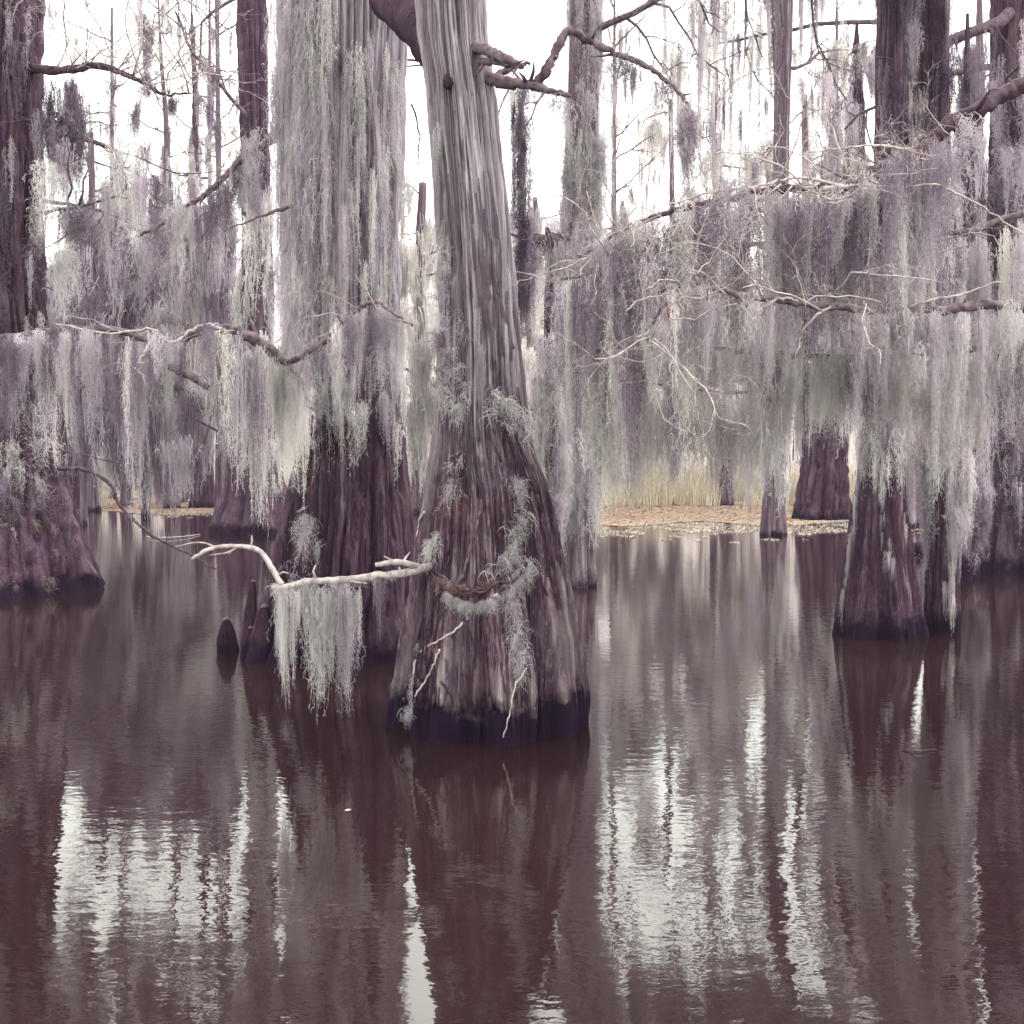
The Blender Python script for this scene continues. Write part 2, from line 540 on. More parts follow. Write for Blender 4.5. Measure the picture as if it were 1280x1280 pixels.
def moss(parent, p, L, w=1.0, lib=None, cols=(PALE, LAV), name='moss_clump'):
    if lib is None and L < 0.3:
        lib = MOSS_TUFT; w = L * random.uniform(0.7, 1.25)
    lib = lib or MOSS_NEAR
    q = Matrix.Translation(Vector(p)) @ Matrix.Rotation(random.uniform(0, 6.28), 4, 'Z') @ Matrix.Rotation(random.gauss(0, 0.035), 4, 'X') @ Matrix.Diagonal((w, w, L, 1))
    o = link(name, random.choice(lib), parent, q)
    o.color = pick(cols)
    return o

# ------------------------------------------------------------------ twig sprays and limbs (shared meshes along +X, length 1)
def grow(mb, p, d, L, r, depth, rng, attach, n=4, wander=0.22, droop=0.0, K=7, shoots=(3, 5), fork=0.9):
    P = [np.array(p, float)]
    dd = np.array(d, float)
    for k in range(K - 1):
        dd = dd + rng.normal(0, wander / math.sqrt(K) * 1.6, 3) + np.array([0, 0, -droop / K])
        dd /= np.linalg.norm(dd)
        P.append(P[-1] + dd * L / (K - 1))
    P = np.array(P)
    rad = r * np.linspace(1, 0.38, K)
    tube(mb, P, rad, n, caps=depth > 0)
    attach.extend(P[1:])
    if depth <= 0: return P
    for j in range(rng.integers(*shoots) if shoots[1] > shoots[0] else shoots[0]):
        t = rng.uniform(0.2, 0.97) * (K - 1)
        k = int(t)
        q = P[k] * (1 - t + k) + P[min(k + 1, K - 1)] * (t - k)
        seg = P[min(k + 1, K - 1)] - P[max(k - 1, 0)]
        seg /= np.linalg.norm(seg) + 1e-9
        s = np.cross(seg, rng.normal(0, 1, 3))
        s /= np.linalg.norm(s) + 1e-9
        nd = seg * rng.uniform(0.4, 0.9) + s * fork * rng.uniform(0.6, 1.1)
        nd /= np.linalg.norm(nd)
        grow(mb, q, nd, L * rng.uniform(0.28, 0.55), r * 0.5 * (1 - 0.4 * t / K), depth - 1, rng, attach, max(3, n - 1), wander * 1.25, droop, max(4, K - 2), shoots, fork)
    return P

LIMBS, TWIGS, UPS = [], [], []
for i in range(7):
    rng = np.random.default_rng(300 + i); mb = MB(); at_ = []
    grow(mb, (0, 0, 0), (1, 0, 0.25), 1.0, 0.016, 3, rng, at_, n=6, wander=0.35, droop=0.35, K=9, shoots=(4, 6))
    LIMBS.append((mb.mesh('limb_%d' % i, 'limb'), np.array(at_)))
for i in range(5):
    rng = np.random.default_rng(340 + i); mb = MB(); at_ = []
    grow(mb, (0, 0, 0), (1, 0, 0.1), 1.0, 0.012, 3, rng, at_, n=5, wander=0.28, droop=-0.45, K=9, shoots=(4, 7), fork=0.7)
    UPS.append((mb.mesh('bare_limb_%d' % i, 'limb'), np.array(at_)))
for i in range(9):
    rng = np.random.default_rng(380 + i); mb = MB(); at_ = []
    grow(mb, (0, 0, 0), (1, 0, 0), 1.0, 0.0085, 2, rng, at_, n=4, wander=0.5, droop=0.35 if i % 2 else -0.1, K=9, shoots=(4, 7), fork=0.9)
    TWIGS.append(mb.mesh('twig_%d' % i, 'twig'))

def orient(d, up=(0, 0, 1)):
    d = Vector(d).normalized()
    q = d.to_track_quat('X', 'Z')
    return q.to_matrix().to_4x4()
def twig(parent, p, d, L, thick=1.0):
    m = Matrix.Translation(Vector(p)) @ orient(d) @ Matrix.Rotation(random.uniform(0, 6.28), 4, 'X') @ Matrix.Diagonal((L, L, L, 1))
    return link('twig', random.choice(TWIGS), parent, m)

# ------------------------------------------------------------------ trunks
class Trunk: pass
def make_trunk(root_thing, st, d, top=14.0, seed=1, nth=160, nz=140, flute=0.22, fk=7, ridge=0.012, mat='bark_far', lean_y=0.0, zdeep=-0.5, taper=0.35, dens=34, hold=0.35):
    """st: list of (photo y, left x, right x), top to bottom, read at depth d"""
    zs, cx, rr = [], [], []
    for (y, xl, xr) in st:
        a = at((xl + xr) / 2, y, d)
        t = d / ray(640, y)[1]
        zs.append(a[2]); cx.append(a[0]); rr.append((xr - xl) / 2 * t / F)
    zs, cx, rr = np.array(zs)[::-1], np.array(cx)[::-1], np.array(rr)[::-1]
    zs[0] = min(zs[0], 0.0)
    slope = (cx[-1] - cx[-2]) / (zs[-1] - zs[-2] + 1e-6)
    slope = float(np.clip(slope, -0.06, 0.06))
    ext = []
    if top > zs[-1] + 0.3:
        cxt = cx[-1] + slope * (top - zs[-1]) * 0.6
        zs = np.append(zs, top); cx = np.append(cx, cxt); rr = np.append(rr, rr[-1] * taper)
    if top > 1.01 * zs[-2]:
        pass
    zs = np.insert(zs, 0, zdeep); cx = np.insert(cx, 0, cx[0]); rr = np.insert(rr, 0, rr[0] * 1.06)
    # rings denser below
    s = np.linspace(0, 1, nz)
    z = zdeep + (zs[-1] - zdeep) * (s ** 1.35)
    def sm(a):
        v = np.interp(z, zs, a)
        k = np.array([1, 3, 5, 3, 1.0]); k /= k.sum()
        for _ in range(3):
            p = np.pad(v, 2, mode='edge'); v = np.convolve(p, k, 'valid')
        return v
    C, Rd = sm(cx), sm(rr)
    th = np.linspace(0, 2 * np.pi, nth, endpoint=False)
    Th, Z = np.meshgrid(th, z)
    U = Th / (2 * np.pi)
    rb = rr[0]
    zrel = np.clip(Z / max(zs[-1] * hold, 1.2), 0, 1)
    A = flute * (0.22 + 0.78 * np.exp(-zrel * 3.0))
    rg = np.random.default_rng(seed)
    w1 = (vnoise(U * 6, Z * 0.35 + 9, 6, seed) - .5) * 1.6
    w2 = (vnoise(U * 10, Z * 0.6 + 3, 10, seed + 1) - .5) * 2.0
    p1, p2 = rg.uniform(0, 6, 2)
    f1 = np.abs(np.sin(Th * fk / 2.0 * 1.0 + p1 + w1)) if fk % 2 == 0 else np.abs(np.sin(np.round(fk) * Th / 2 + p1 + w1))
    if fk % 2: f1 = 0.5 + 0.5 * np.sin(fk * Th + p1 * 2 + w1 * 2); f1 = f1 ** 0.5
    else: f1 = f1 ** 0.7
    f2 = np.abs(np.sin(Th * (fk + 2 - fk % 2 + 4) / 2 * 1.0 + p2 + w2)) ** 0.8
    prof = 1 - A * (1 - (0.68 * f1 + 0.32 * f2))
    big = (vnoise(U * 4, Z * 0.5 + 20, 4, seed + 7) - 0.5) * 0.10
    # fibrous ridges
    warp = (vnoise(U * 14, Z * 1.3, 14, seed + 2) - .5) * 0.8
    def rdg(n, zf, sd):
        q = vnoise(U * n + warp * (n / dens) % 1e9, Z * zf, n, sd)
        return 1 - np.abs(2 * q - 1)
    def fis(n, zf, sd, e=0.55):     # rounded plates between sharp fissures
        return np.abs(2 * vnoise(U * n + warp * n / dens, Z * zf + 11, n, sd) - 1) ** e
    rid = 0.62 * fis(dens, 0.30, seed + 3) + 0.34 * fis(dens * 2, 0.8, seed + 4) + 0.10 * vnoise(U * dens * 4, Z * 4, dens * 4, seed + 5)
    lump = (vnoise(U * dens, Z * 6, dens, seed + 6) - .5) * 0.25 - 0.5 * np.clip((vnoise(U * dens + 5, Z * 2.3, dens, seed + 8) - 0.74) * 6, 0, 1)
    ring = Rd[:, None] * (prof + big) + 1.5 * ridge * (rid - 0.75 + lump) * np.clip(Rd[:, None] / 0.25, 0.3, 1.3)
    X = C[:, None] + ring * np.cos(Th)
    Y = d + lean_y * np.clip(Z, 0, None) + ring * np.sin(Th)
    V = np.stack([X, Y, Z], -1).reshape(-1, 3)
    i = np.arange(nz - 1)[:, None] * nth + np.arange(nth)[None]
    j = np.arange(nz - 1)[:, None] * nth + (np.arange(nth)[None] + 1) % nth
    Q = np.stack([i, j, j + nth, i + nth], -1).reshape(-1, 4)
    ctop = len(V)
    V = np.concatenate([V, [[C[-1], d + lean_y * z[-1], z[-1] + Rd[-1] * 0.4]]])
    k = np.arange(nth) + (nz - 1) * nth
    T = np.stack([k, np.roll(k, -1), np.full(nth, ctop)], -1)
    me = mesh_np('trunk', V, Q, mat, True, T)
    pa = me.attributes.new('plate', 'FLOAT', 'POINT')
    pl = np.clip((rid - 0.1) / 0.85, 0, 1) * np.clip(0.45 + 0.55 * f1, 0, 1)  # low in fissures and flute valleys, where the bark colour gets painted shade
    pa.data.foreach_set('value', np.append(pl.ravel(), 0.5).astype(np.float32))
    o = link('trunk', me, root_thing)
    t = Trunk()
    t.o, t.z, t.C, t.R, t.d, t.ly, t.top, t.ring, t.th = o, z, C, Rd, d, lean_y, zs[-1], ring, th
    def centre(zz): return np.array([np.interp(zz, z, C), d + lean_y * max(zz, 0), zz])
    def surf(zz, ang, out=0.0):
        k = int(np.clip(np.searchsorted(z, zz), 0, nz - 1)); a = int(round(ang / (2 * np.pi) * nth)) % nth
        r = ring[k, a] + out
        return centre(zz) + np.array([math.cos(ang) * r, math.sin(ang) * r, 0])
    t.centre, t.surf = centre, surf
    return t

def limb_on(tree, tk, z, az, L, lib=LIMBS, tilt=0.0, moss_n=0, moss_L=(0.8, 1.8), moss_w=(0.8, 1.3), mlib=None, cols=(PALE, LAV), thick=1.0):
    me, pts = random.choice(lib)
    c = tk.centre(z)
    d = Vector((math.cos(az), math.sin(az), tilt))
    m = Matrix.Translation(Vector(c)) @ orient(d) @ Matrix.Diagonal((L, L * thick, L * thick, 1))
    b = link('branch', me, tree, m)
    idx = [random.randrange(len(pts)) for _ in range(moss_n)]
    for i in idx:
        p = m @ Vector(pts[i])
        l = random.uniform(*moss_L)
        l = min(l, p.z - 0.25)
        if l > 0.2: moss(b, p, l, random.uniform(*moss_w), mlib, cols)
    return b

def branch_px(tree, pts, r0, r1, mat='limb', wob=0.006, sides=8, name='branch', k=7, label=None):
    """a limb through photo points (x, y, depth); the object's own mesh in world space"""
    P = np.array([at(*p) for p in pts])
    n = len(P)
    P4 = np.concatenate([P, np.linspace(r0, r1, n)[:, None]], 1)
    S = smooth_path(P4, k, 0)
    S[:, :3] += RNG.normal(0, wob, (len(S), 3))
    rad = np.maximum(S[:, 3], 0.002) * (1 + RNG.normal(0, 0.06, len(S)) + 0.15 * (RNG.random(len(S)) > 0.9))
    mb = MB()
    tube(mb, S[:, :3], rad, sides)
    for q in range(int(len(S) / 9)):        # short broken side nubs
        i_ = RNG.integers(2, len(S) - 2); dr = RNG.normal(0, 1, 3); dr /= np.linalg.norm(dr)
        l_ = S[i_, 3] * RNG.uniform(2.0, 6.0); a_ = S[i_, :3]; md = a_ + dr * l_ * .5 + RNG.normal(0, .12, 3) * l_
        tube(mb, [a_, md, md + (dr * .5 + RNG.normal(0, .2, 3)) * l_], np.array([.55, .38, .16]) * rad[i_], 6)
    o = link(name, mb.mesh(name, mat), tree)
    if label: o['label'] = label
    o_pts = S[:, :3]
    return o, o_pts

def lerp_path(S, t):
    x = t * (len(S) - 1); k = min(int(x), len(S) - 2)
    return S[k] * (1 - x + k) + S[k + 1] * (x - k)

def curtain(b, S, n, bottom, lib=None, w=(0.8, 1.5), cols=(PALE, LAV), t0=0.0, t1=1.0, short=0.35, jitter=0.1, minL=0.15, power=1.0):
    """hang n clumps from path S down towards the photo line bottom(px)"""
    for i in range(n):
        p = lerp_path(S, t0 + (t1 - t0) * (i + random.random()) / n)
        p = p + np.array([random.gauss(0, 0.02), random.gauss(0, jitter), random.gauss(0, 0.015)])
        px = 640 + F * p[0] / p[1]
        gap = float(vnoise(np.array(px / 15.0 + 300), np.array(p[1] * 1.7), 997, 9))
        if gap < 0.33 and random.random() < 0.85: continue
        zb = zat(bottom(px), p[1])
        L = (p[2] - zb) * (1 - (1 - short) * random.random() ** power)
        if L < minL * 2: continue
        L = min(L, p[2] - 0.06)
        moss(b, p, L, random.uniform(*w), lib, cols)

def trunk_moss(tree, tk, n, y0, y1, L=(0.3, 0.9), w=(0.7, 1.3), lib=None, cols=(PALE, LAV), a0=180, a1=360, out=0.03):
    for i in range(n):
        z = zat(random.uniform(y0, y1), tk.d)
        ang = R(random.uniform(a0, a1))
        p = tk.surf(z, ang, out)
        l = min(random.uniform(*L), z - 0.08)
        if l > 0.1: moss(tree, p, l, random.uniform(*w), lib, cols)

def env(*pts):
    xs = [p[0] for p in pts]; ys = [p[1] for p in pts]
    return lambda x: float(np.interp(x, xs, ys)) + random.uniform(-42, 26)

# ------------------------------------------------------------------ water and land
def grid(x0, x1, y0, y1, nx, ny, zf):
    xs, ys = np.linspace(x0, x1, nx), np.linspace(y0, y1, ny)
    X, Y = np.meshgrid(xs, ys)
    Zz = zf(X, Y)
    V = np.stack([X, Y, Zz], -1)
    i = np.arange(ny - 1)[:, None] * nx + np.arange(nx - 1)[None]
    return V.reshape(-1, 3), np.stack([i, i + 1, i + nx + 1, i + nx], -1).reshape(-1, 4)

V, Q = grid(-420, 420, -120, 620, 3, 3, lambda X, Y: X * 0)
struct('water', mesh_np('water', V, Q, 'water'))
def bank_z(X, Y):
    edge = 51 + 2.2 * np.sin(X * 0.13) + 1.2 * np.sin(X * 0.41 + 1) + np.where(X < -2, 5, 0)
    return np.clip((Y - edge) * 0.10, -1.5, 0.25) + 0.05 * np.sin(X * .7) * np.sin(Y * .5)
V, Q = grid(-260, 260, 44, 520, 180, 160, bank_z)
struct('marsh_ground', mesh_np('marsh_ground', V, Q, 'bank'))
V, Q = grid(-420, 420, -120, 620, 12, 12, lambda X, Y: X * 0 - 1.9)
struct('lake_bed', mesh_np('lake_bed', V, Q, 'bank'))

# floating weed: thousands of leaf sized flecks lying on the water
def flecks(name, n, mat, region, size, z=0.006, label=None):
    rng = np.random.default_rng(hash_name(name))
    c = region(rng, n)
    n = len(c)
    a = rng.uniform(0, 6.28, n); s = rng.uniform(*size, n)
    e = rng.uniform(0.4, 1.0, n)
    u = np.stack([np.cos(a) * s, np.sin(a) * s], -1); v = np.stack([-np.sin(a) * s * e, np.cos(a) * s * e], -1)
    zz = z + rng.uniform(0, 0.012, (n, 1))
    V = np.stack([np.concatenate([c + q, zz], 1) for q in (u, v, -u, -v)], 1)
    V[:, :, 2] += rng.normal(0, 0.004, V.shape[:2])
    V[:, :, 2] = np.maximum(V[:, :, 2], 0.003)
    o = link(name, mesh_np(name, V.reshape(-1, 3), np.arange(n * 4).reshape(-1, 4), mat, False))
    o['kind'] = 'stuff'; o['label'] = label; o['category'] = 'floating weed'
    return o
def hash_name(s): return sum(ord(c) * (i + 3) for i, c in enumerate(s))
def px_region(x0, x1, yf0, yf1, wob=3, edge=None):
    def f(rng, n):
        px = rng.uniform(x0, x1, n)
        lo = yf0 + wob * np.sin(px * 0.02) + wob * 0.7 * np.sin(px * 0.071 + 2)
        py = lo + (yf1 - lo + wob * np.sin(px * 0.033 + 1)) * rng.random(n) ** 0.9
        d = EYE / ((py - 575) / F)
        x = (px - 640) / F * d
        if edge is not None:
            q = vnoise(x * 2.6 + 200, d * 0.9, 900, 5) ; keep = q > edge * (py - yf0) / (yf1 - yf0)
            return np.stack([x, d], -1)[keep]
        return np.stack([x, d], -1)
    return f
flecks('duckweed_mat', 46000, 'mat', px_region(735, 1180, 629, 655), (0.04, 0.09), label='rust coloured mat of floating weed along the far reed bank')
flecks('floating_scum', 22000, 'scum', px_region(725, 1180, 646, 680, edge=0.85), (0.015, 0.04), z=0.012, label='pale flecked scum on the water in front of the rusty weed mat')
flecks('left_duckweed_mat', 9000, 'mat', px_region(60, 330, 620, 641), (0.06, 0.16), label='rust coloured floating weed behind the far left trunks')
flecks('left_floating_scum', 1500, 'scum', px_region(170, 330, 640, 646, edge=0.6), (0.03, 0.08), z=0.012, label='thin pale scum line in front of the left trunks')

# dry reeds on the bank: fans of bent blades
def reeds():
    rng = np.random.default_rng(5)
    nt = 620
    tx = np.concatenate([rng.uniform(2.5, 27, nt - 120), rng.uniform(-26, 2, 120)]); ty = rng.uniform(50.5, 62, nt) + np.where(tx < 0, 6, 0)
    big = rng.uniform(0.55, 1.0, nt) * (0.75 + 0.5 * vnoise(tx * 0.45 + 100, ty * 0.2, 400, 3))
    big[-120:] *= 0.5
    nb = 26
    n = nt * nb
    ti = np.repeat(np.arange(nt), nb)
    bx = tx[ti] + rng.normal(0, 0.28, n); by = ty[ti] + rng.normal(0, 0.22, n)
    a = rng.uniform(0, 6.28, n); lean = rng.gamma(2.0, 0.16, n)
    h = big[ti] * rng.uniform(0.8, 2.4, n)
    t = np.linspace(0, 1, 5)[None]
    bend = lean[:, None] * (t ** 1.7) * h[:, None]
    z0 = bank_z(bx, by) - 0.05
    P = np.stack([bx[:, None] + np.cos(a)[:, None] * bend, by[:, None] + np.sin(a)[:, None] * bend, z0[:, None] + h[:, None] * t * (1 - 0.25 * lean[:, None] * t)], -1)
    b2 = rng.uniform(0, 3.14, n)
    side = np.stack([np.cos(b2), np.sin(b2), b2 * 0], -1)
    W = 0.018 * (1.1 - t) * rng.uniform(0.6, 1.4, (n, 1))
    mb = MB(); ribbons(mb, P, W, side)
    o = link('dry_reeds', mb.mesh('dry_reeds', 'straw'))
    o['kind'] = 'stuff'; o['label'] = 'straw coloured dry reeds on the far bank'; o['category'] = 'reeds'
reeds()


# ------------------------------------------------------------------ the big cypress in the middle
def base_of(px, d): 
    p = at(px, 600, d); return (p[0], d, 0)

t1 = thing('bald_cypress', 'big fluted bald cypress standing closest, bare weathered bark above a wide soaked black foot', 'tree', base_of(612, 8.8))
k1 = make_trunk(t1, [(0, 519, 608), (60, 523, 612), (110, 530, 620), (200, 534, 632), (300, 541, 642), (400, 545, 650), (470, 544, 656), (520, 539, 661), (560, 535, 669), (605, 528, 686), (680, 519, 703), (760, 505, 723), (830, 491, 739), (870, 485, 744), (912, 480, 747)],
                8.8, top=15, seed=11, nth=640, nz=430, flute=0.32, fk=8, ridge=0.046, mat='bark_main', dens=58, hold=0.16)

# stubs and the snapped limb high on its right side
branch_px(t1, [(596, 58, 8.6), (618, 66, 8.35), (640, 76, 8.2), (654, 84, 8.15)], 0.045, 0.020, 'limb', name='branch_stub')
branch_px(t1, [(600, 76, 8.6), (622, 78, 8.4), (645, 84, 8.3)], 0.03, 0.012, 'limb', name='branch_stub')
bq, S = branch_px(t1, [(600, 92, 8.7), (630, 103, 8.6), (662, 106, 8.55), (690, 114, 8.5), (712, 120, 8.5)], 0.055, 0.014, 'limb')
for i in range(6): moss(bq, lerp_path(S, 0.45 + 0.09 * i), random.uniform(0.1, 0.35), 0.6, None, (DUSK, LAV))
bq, S = branch_px(t1, [(672, 106, 8.55), (684, 84, 8.5), (698, 58, 8.5), (710, 38, 8.5), (735, 50, 8.5), (768, 66, 8.45), (805, 80, 8.4), (830, 98, 8.4), (845, 112, 8.4), (860, 132, 8.4), (868, 150, 8.4)], 0.040, 0.008, 'limb')
for i in range(10): moss(bq, lerp_path(S, random.uniform(0.4, 0.75)), random.uniform(0.1, 0.3), 0.6, None, (LAV, DUSK))
for i in range(5): twig(bq, lerp_path(S, random.uniform(0.45, 0.95)), (random.uniform(-1, 1), random.uniform(-.5, .5), random.uniform(-.3, 1)), random.uniform(0.25, 0.5))
for i in range(11): moss(bq, lerp_path(S, 0.86 + 0.012 * (i % 5)), random.uniform(0.5, 0.85), 0.75, None, (LAV, LAV, DUSK))
# long dark rope of moss hanging past the right side of the trunk
bq, S = branch_px(t1, [(620, 96, 8.9), (640, 84, 9.0), (662, 80, 9.1)], 0.03, 0.012, 'limb_dark')
for i in range(34):
    p = at(random.gauss(650, 4.0), 88 + i * 8.2 + random.uniform(-4, 4), 9.05 + random.gauss(0, .03)) + [0.0009 * i, 0, 0]
    moss(bq, p, random.uniform(0.4, 0.6), 0.75, None, (DARK, DUSK, DUSK))
# limb joining the leaning neighbour at the top of the frame
branch_px(t1, [(560, 70, 8.9), (532, 36, 9.4), (508, 18, 10.2), (480, 0, 11.2)], 0.21, 0.15, 'bark_dark', name='branch', sides=20)
# snapped-off dead branch low on the left, dressed with moss
dead, SD = branch_px(t1, [(556, 703, 8.75), (524, 711, 8.2), (500, 717, 8.05), (470, 720, 8.0), (430, 725, 8.0), (385, 727, 7.95), (362, 733, 7.95), (340, 734, 7.95)], 0.031, 0.020, 'dead', 0.002, 10)
branch_px(t1, [(352, 731, 7.95), (341, 712, 7.97), (328, 692, 8.0), (310, 684, 8.0), (280, 683, 8.0), (258, 688, 8.0), (240, 699, 8.0)], 0.022, 0.012, 'dead', 0.0015, 9)
branch_px(t1, [(528, 711, 8.35), (512, 705, 8.05), (492, 703, 8.0), (470, 706, 8.0)], 0.026, 0.017, 'dead', 0.0015, 9, name='branch_stub')
branch_px(t1, [(286, 683, 8.0), (270, 684, 8.0), (250, 678, 8.0), (220, 683, 8.0)], 0.010, 0.004, 'dead', 0.001, 6, name='twig')
branch_px(t1, [(300, 682, 8.0), (285, 690, 8.0), (262, 694, 8.0)], 0.008, 0.004, 'dead', 0.001, 6, name='twig')
def cl(px, py, yb, w, cols=(PALE,), n=1, d=7.98):
    for i in range(n):
        p = at(px + random.gauss(0, 4), py + random.uniform(-4, 8), d + random.gauss(0, 0.03))
        z = zat(yb + random.uniform(-40, 12), d)
        moss(dead, p, p[2] - z, w * random.uniform(0.8, 1.15), MOSS_NEAR, cols)
cl(350, 735, 872, 0.5, (PALE,), 6); cl(358, 735, 895, 0.34, (PALE,), 3)
cl(384, 732, 850, 0.55, (PALE, LAV), 5); cl(398, 730, 895, 0.8, (PALE,), 7); cl(412, 730, 880, 0.6, (PALE,), 5)
cl(432, 730, 900, 0.6, (PALE, LAV), 6); cl(444, 728, 850, 0.5, (PALE, LAV), 4); cl(425, 728, 790, 0.5, (LAV,), 3); cl(472, 722, 800, 0.4, (LAV, DUSK), 3); cl(370, 735, 780, 0.4, (PALE,), 3)
for i in range(26):   # short tufts riding on the branch
    moss(dead, lerp_path(SD, random.uniform(0.30, 1.0)) + [0, 0, 0.03], random.uniform(0.07, 0.12), 0.45, None, (PALE,))
# moss ropes on the trunk front
def front_rope(tree, tk, pts, n, L=(0.16, 0.34), w=(0.3, 0.5), cols=(PALE, LAV), out=0.05):
    P = np.array(pts, float)
    for i in range(n):
        s = random.random() * (len(P) - 1); k = min(int(s), len(P) - 2)
        px, py = P[k] * (1 - s + k) + P[k + 1] * (s - k)
        px += random.gauss(0, 3)
        z = zat(py, tk.d - 0.5 * np.interp(zat(py, tk.d), tk.z, tk.R)); c = tk.centre(z)
        r = float(np.interp(z, tk.z, tk.R))
        x = (px - 640) / F * (tk.d - r * .8)
        ca = np.clip((x - c[0]) / r, -0.97, 0.97)
        a = -math.acos(ca)
        moss(tree, tk.surf(z, a % (2 * math.pi), out * .6), random.uniform(*L) * .72, random.uniform(*w), None, cols)
front_rope(t1, k1, [(553, 300), (556, 380), (552, 450), (556, 500)], 24)
front_rope(t1, k1, [(545, 150), (548, 220), (552, 300)], 16, L=(.45, .9), w=(.2, .4))
front_rope(t1, k1, [(600, 380), (604, 460)], 10, L=(.45, .8), w=(.15, .3), cols=(LAV,))
front_rope(t1, k1, [(552, 330), (548, 420), (545, 490)], 12, cols=(LAV, DUSK))
front_rope(t1, k1, [(572, 380), (576, 480), (572, 560), (562, 610), (545, 660), (530, 690)], 34, w=(.22, .4))
front_rope(t1, k1, [(610, 480), (640, 500), (655, 520)], 16, L=(.15, .4), cols=(LAV, PALE))
front_rope(t1, k1, [(640, 590), (655, 600), (650, 640), (640, 680), (628, 700)], 26, w=(.25, .45))
front_rope(t1, k1, [(655, 690), (640, 730), (648, 780), (652, 830)], 34, w=(.28, .5))
front_rope(t1, k1, [(556, 732), (572, 744), (590, 748), (615, 742), (640, 724), (650, 700)], 80, L=(.08, .16), w=(.35, .6))
front_rope(t1, k1, [(540, 700), (552, 730), (572, 744)], 14, L=(.07, .14), w=(.3, .5))
front_rope(t1, k1, [(528, 770), (508, 840), (496, 890)], 14, L=(.1, .22), w=(.2, .3), cols=(LAV,))
# creeper roots and a peeling ledge on the foot
def on_front(tk, px, py, out=0.03):
    z = zat(py, tk.d - 0.6); r = float(np.interp(z, tk.z, tk.R)); c = tk.centre(z)
    for _ in range(3):
        x = (px - 640) / F * (tk.d - r * .8); ca = np.clip((x - c[0]) / r, -0.985, 0.985)
        a = (-math.acos(ca)) % (2 * math.pi); p = tk.surf(z, a, out)
        z = zat(py, p[1])
    return tk.surf(z, a, out)
def vine(tree, tk, pts, r0, r1, mat, name='creeper_root', out=0.03):
    P = np.array([on_front(tk, x, y, out) for x, y in pts])
    S = smooth_path(np.concatenate([P, np.linspace(r0, r1, len(P))[:, None]], 1), 6)
    S[:, :3] += RNG.normal(0, 0.004, (len(S), 3))
    mb = MB(); tube(mb, S[:, :3], np.maximum(S[:, 3], 0.002) * (1 + RNG.normal(0, .12, len(S))), 8)
    link(name, mb.mesh(name, mat), tree)
    return S
vine(t1, k1, [(520, 815), (540, 803), (560, 792), (580, 774), (600, 760), (622, 742)], 0.006, 0.012, 'twig', out=.02)
for q in range(7):
    j = [(x + random.gauss(0, 2), y + random.uniform(-9, 5)) for x, y in ((540, 712), (552, 726), (566, 738), (582, 744), (602, 742), (622, 732), (640, 722), (656, 706))]
    vine(t1, k1, j[q % 2:len(j) - q % 3], random.uniform(.005, .010), random.uniform(.006, .014), random.choice(('limb', 'limb_dark', 'limb_dark')), out=random.uniform(.01, .05))
front_rope(t1, k1, [(545, 716), (560, 722), (590, 726), (620, 716)], 34, L=(.08, .16), w=(.3, .5), cols=((.26, .13, .12), (.30, .18, .16), LAV))
vine(t1, k1, [(520, 826), (512, 850), (500, 875)], 0.007, 0.005, 'twig')
vine(t1, k1, [(548, 812), (538, 832), (524, 850), (516, 872)], 0.010, 0.006, 'twig')
vine(t1, k1, [(600, 640), (585, 690), (575, 720), (560, 735)], 0.010, 0.014, 'limb')
vine(t1, k1, [(657, 835), (642, 858), (636, 888), (627, 921)], 0.006, 0.004, 'dead', name='twig', out=0.09)
vine(t1, k1, [(527, 640), (512, 655), (500, 672)], 0.010, 0.005, 'twig', name='twig', out=0.05)
# torn bark strips standing proud of the trunk
def bark_strips(tree, tk, n, y0, y1, mat, L=(0.2, 0.9), wd=(0.01, 0.03), peel_p=(0, 0, 1)):
    for i in range(n):
        zt = zat(random.uniform(y0, y1), tk.d - 0.5); a = R(random.uniform(215, 325)); l = random.uniform(*L)
        if zt - l < 0.25: l = max(zt - 0.25, 0.08)
        K = 7; w = random.uniform(*wd); da = random.gauss(0, 0.05); peel = random.choice(peel_p) * random.uniform(0.004, 0.016)
        mb = MB(); V = []
        for k in range(K):
            s = k / (K - 1); ww = w * (math.sin(math.pi * (0.12 + 0.8 * s)) * random.uniform(0.75, 1.1)); r = float(np.interp(zt - l * s, tk.z, tk.R))
            pk = 0.012 + peel * s * s
            ac = a + da * s; dw = ww / r
            V += [tk.surf(zt - l * s, (ac - dw) % (2 * math.pi), -0.006), tk.surf(zt - l * s, ac % (2 * math.pi), pk + 0.008), tk.surf(zt - l * s, (ac + dw) % (2 * math.pi), -0.006)]
        Q = [[3 * k + j, 3 * k + j + 1, 3 * k + j + 4, 3 * k + j + 3] for k in range(K - 1) for j in range(2)]
        mb.add(V, Q)
        link('bark_strip', mb.mesh('bark_strip', mat), tree)
bark_strips(t1, k1, 170, 150, 860, 'bark_main')
bark_strips(t1, k1, 90, 480, 870, 'bark_main', (0.1, 0.5), (0.005, 0.014), peel_p=(1, 1, 2))

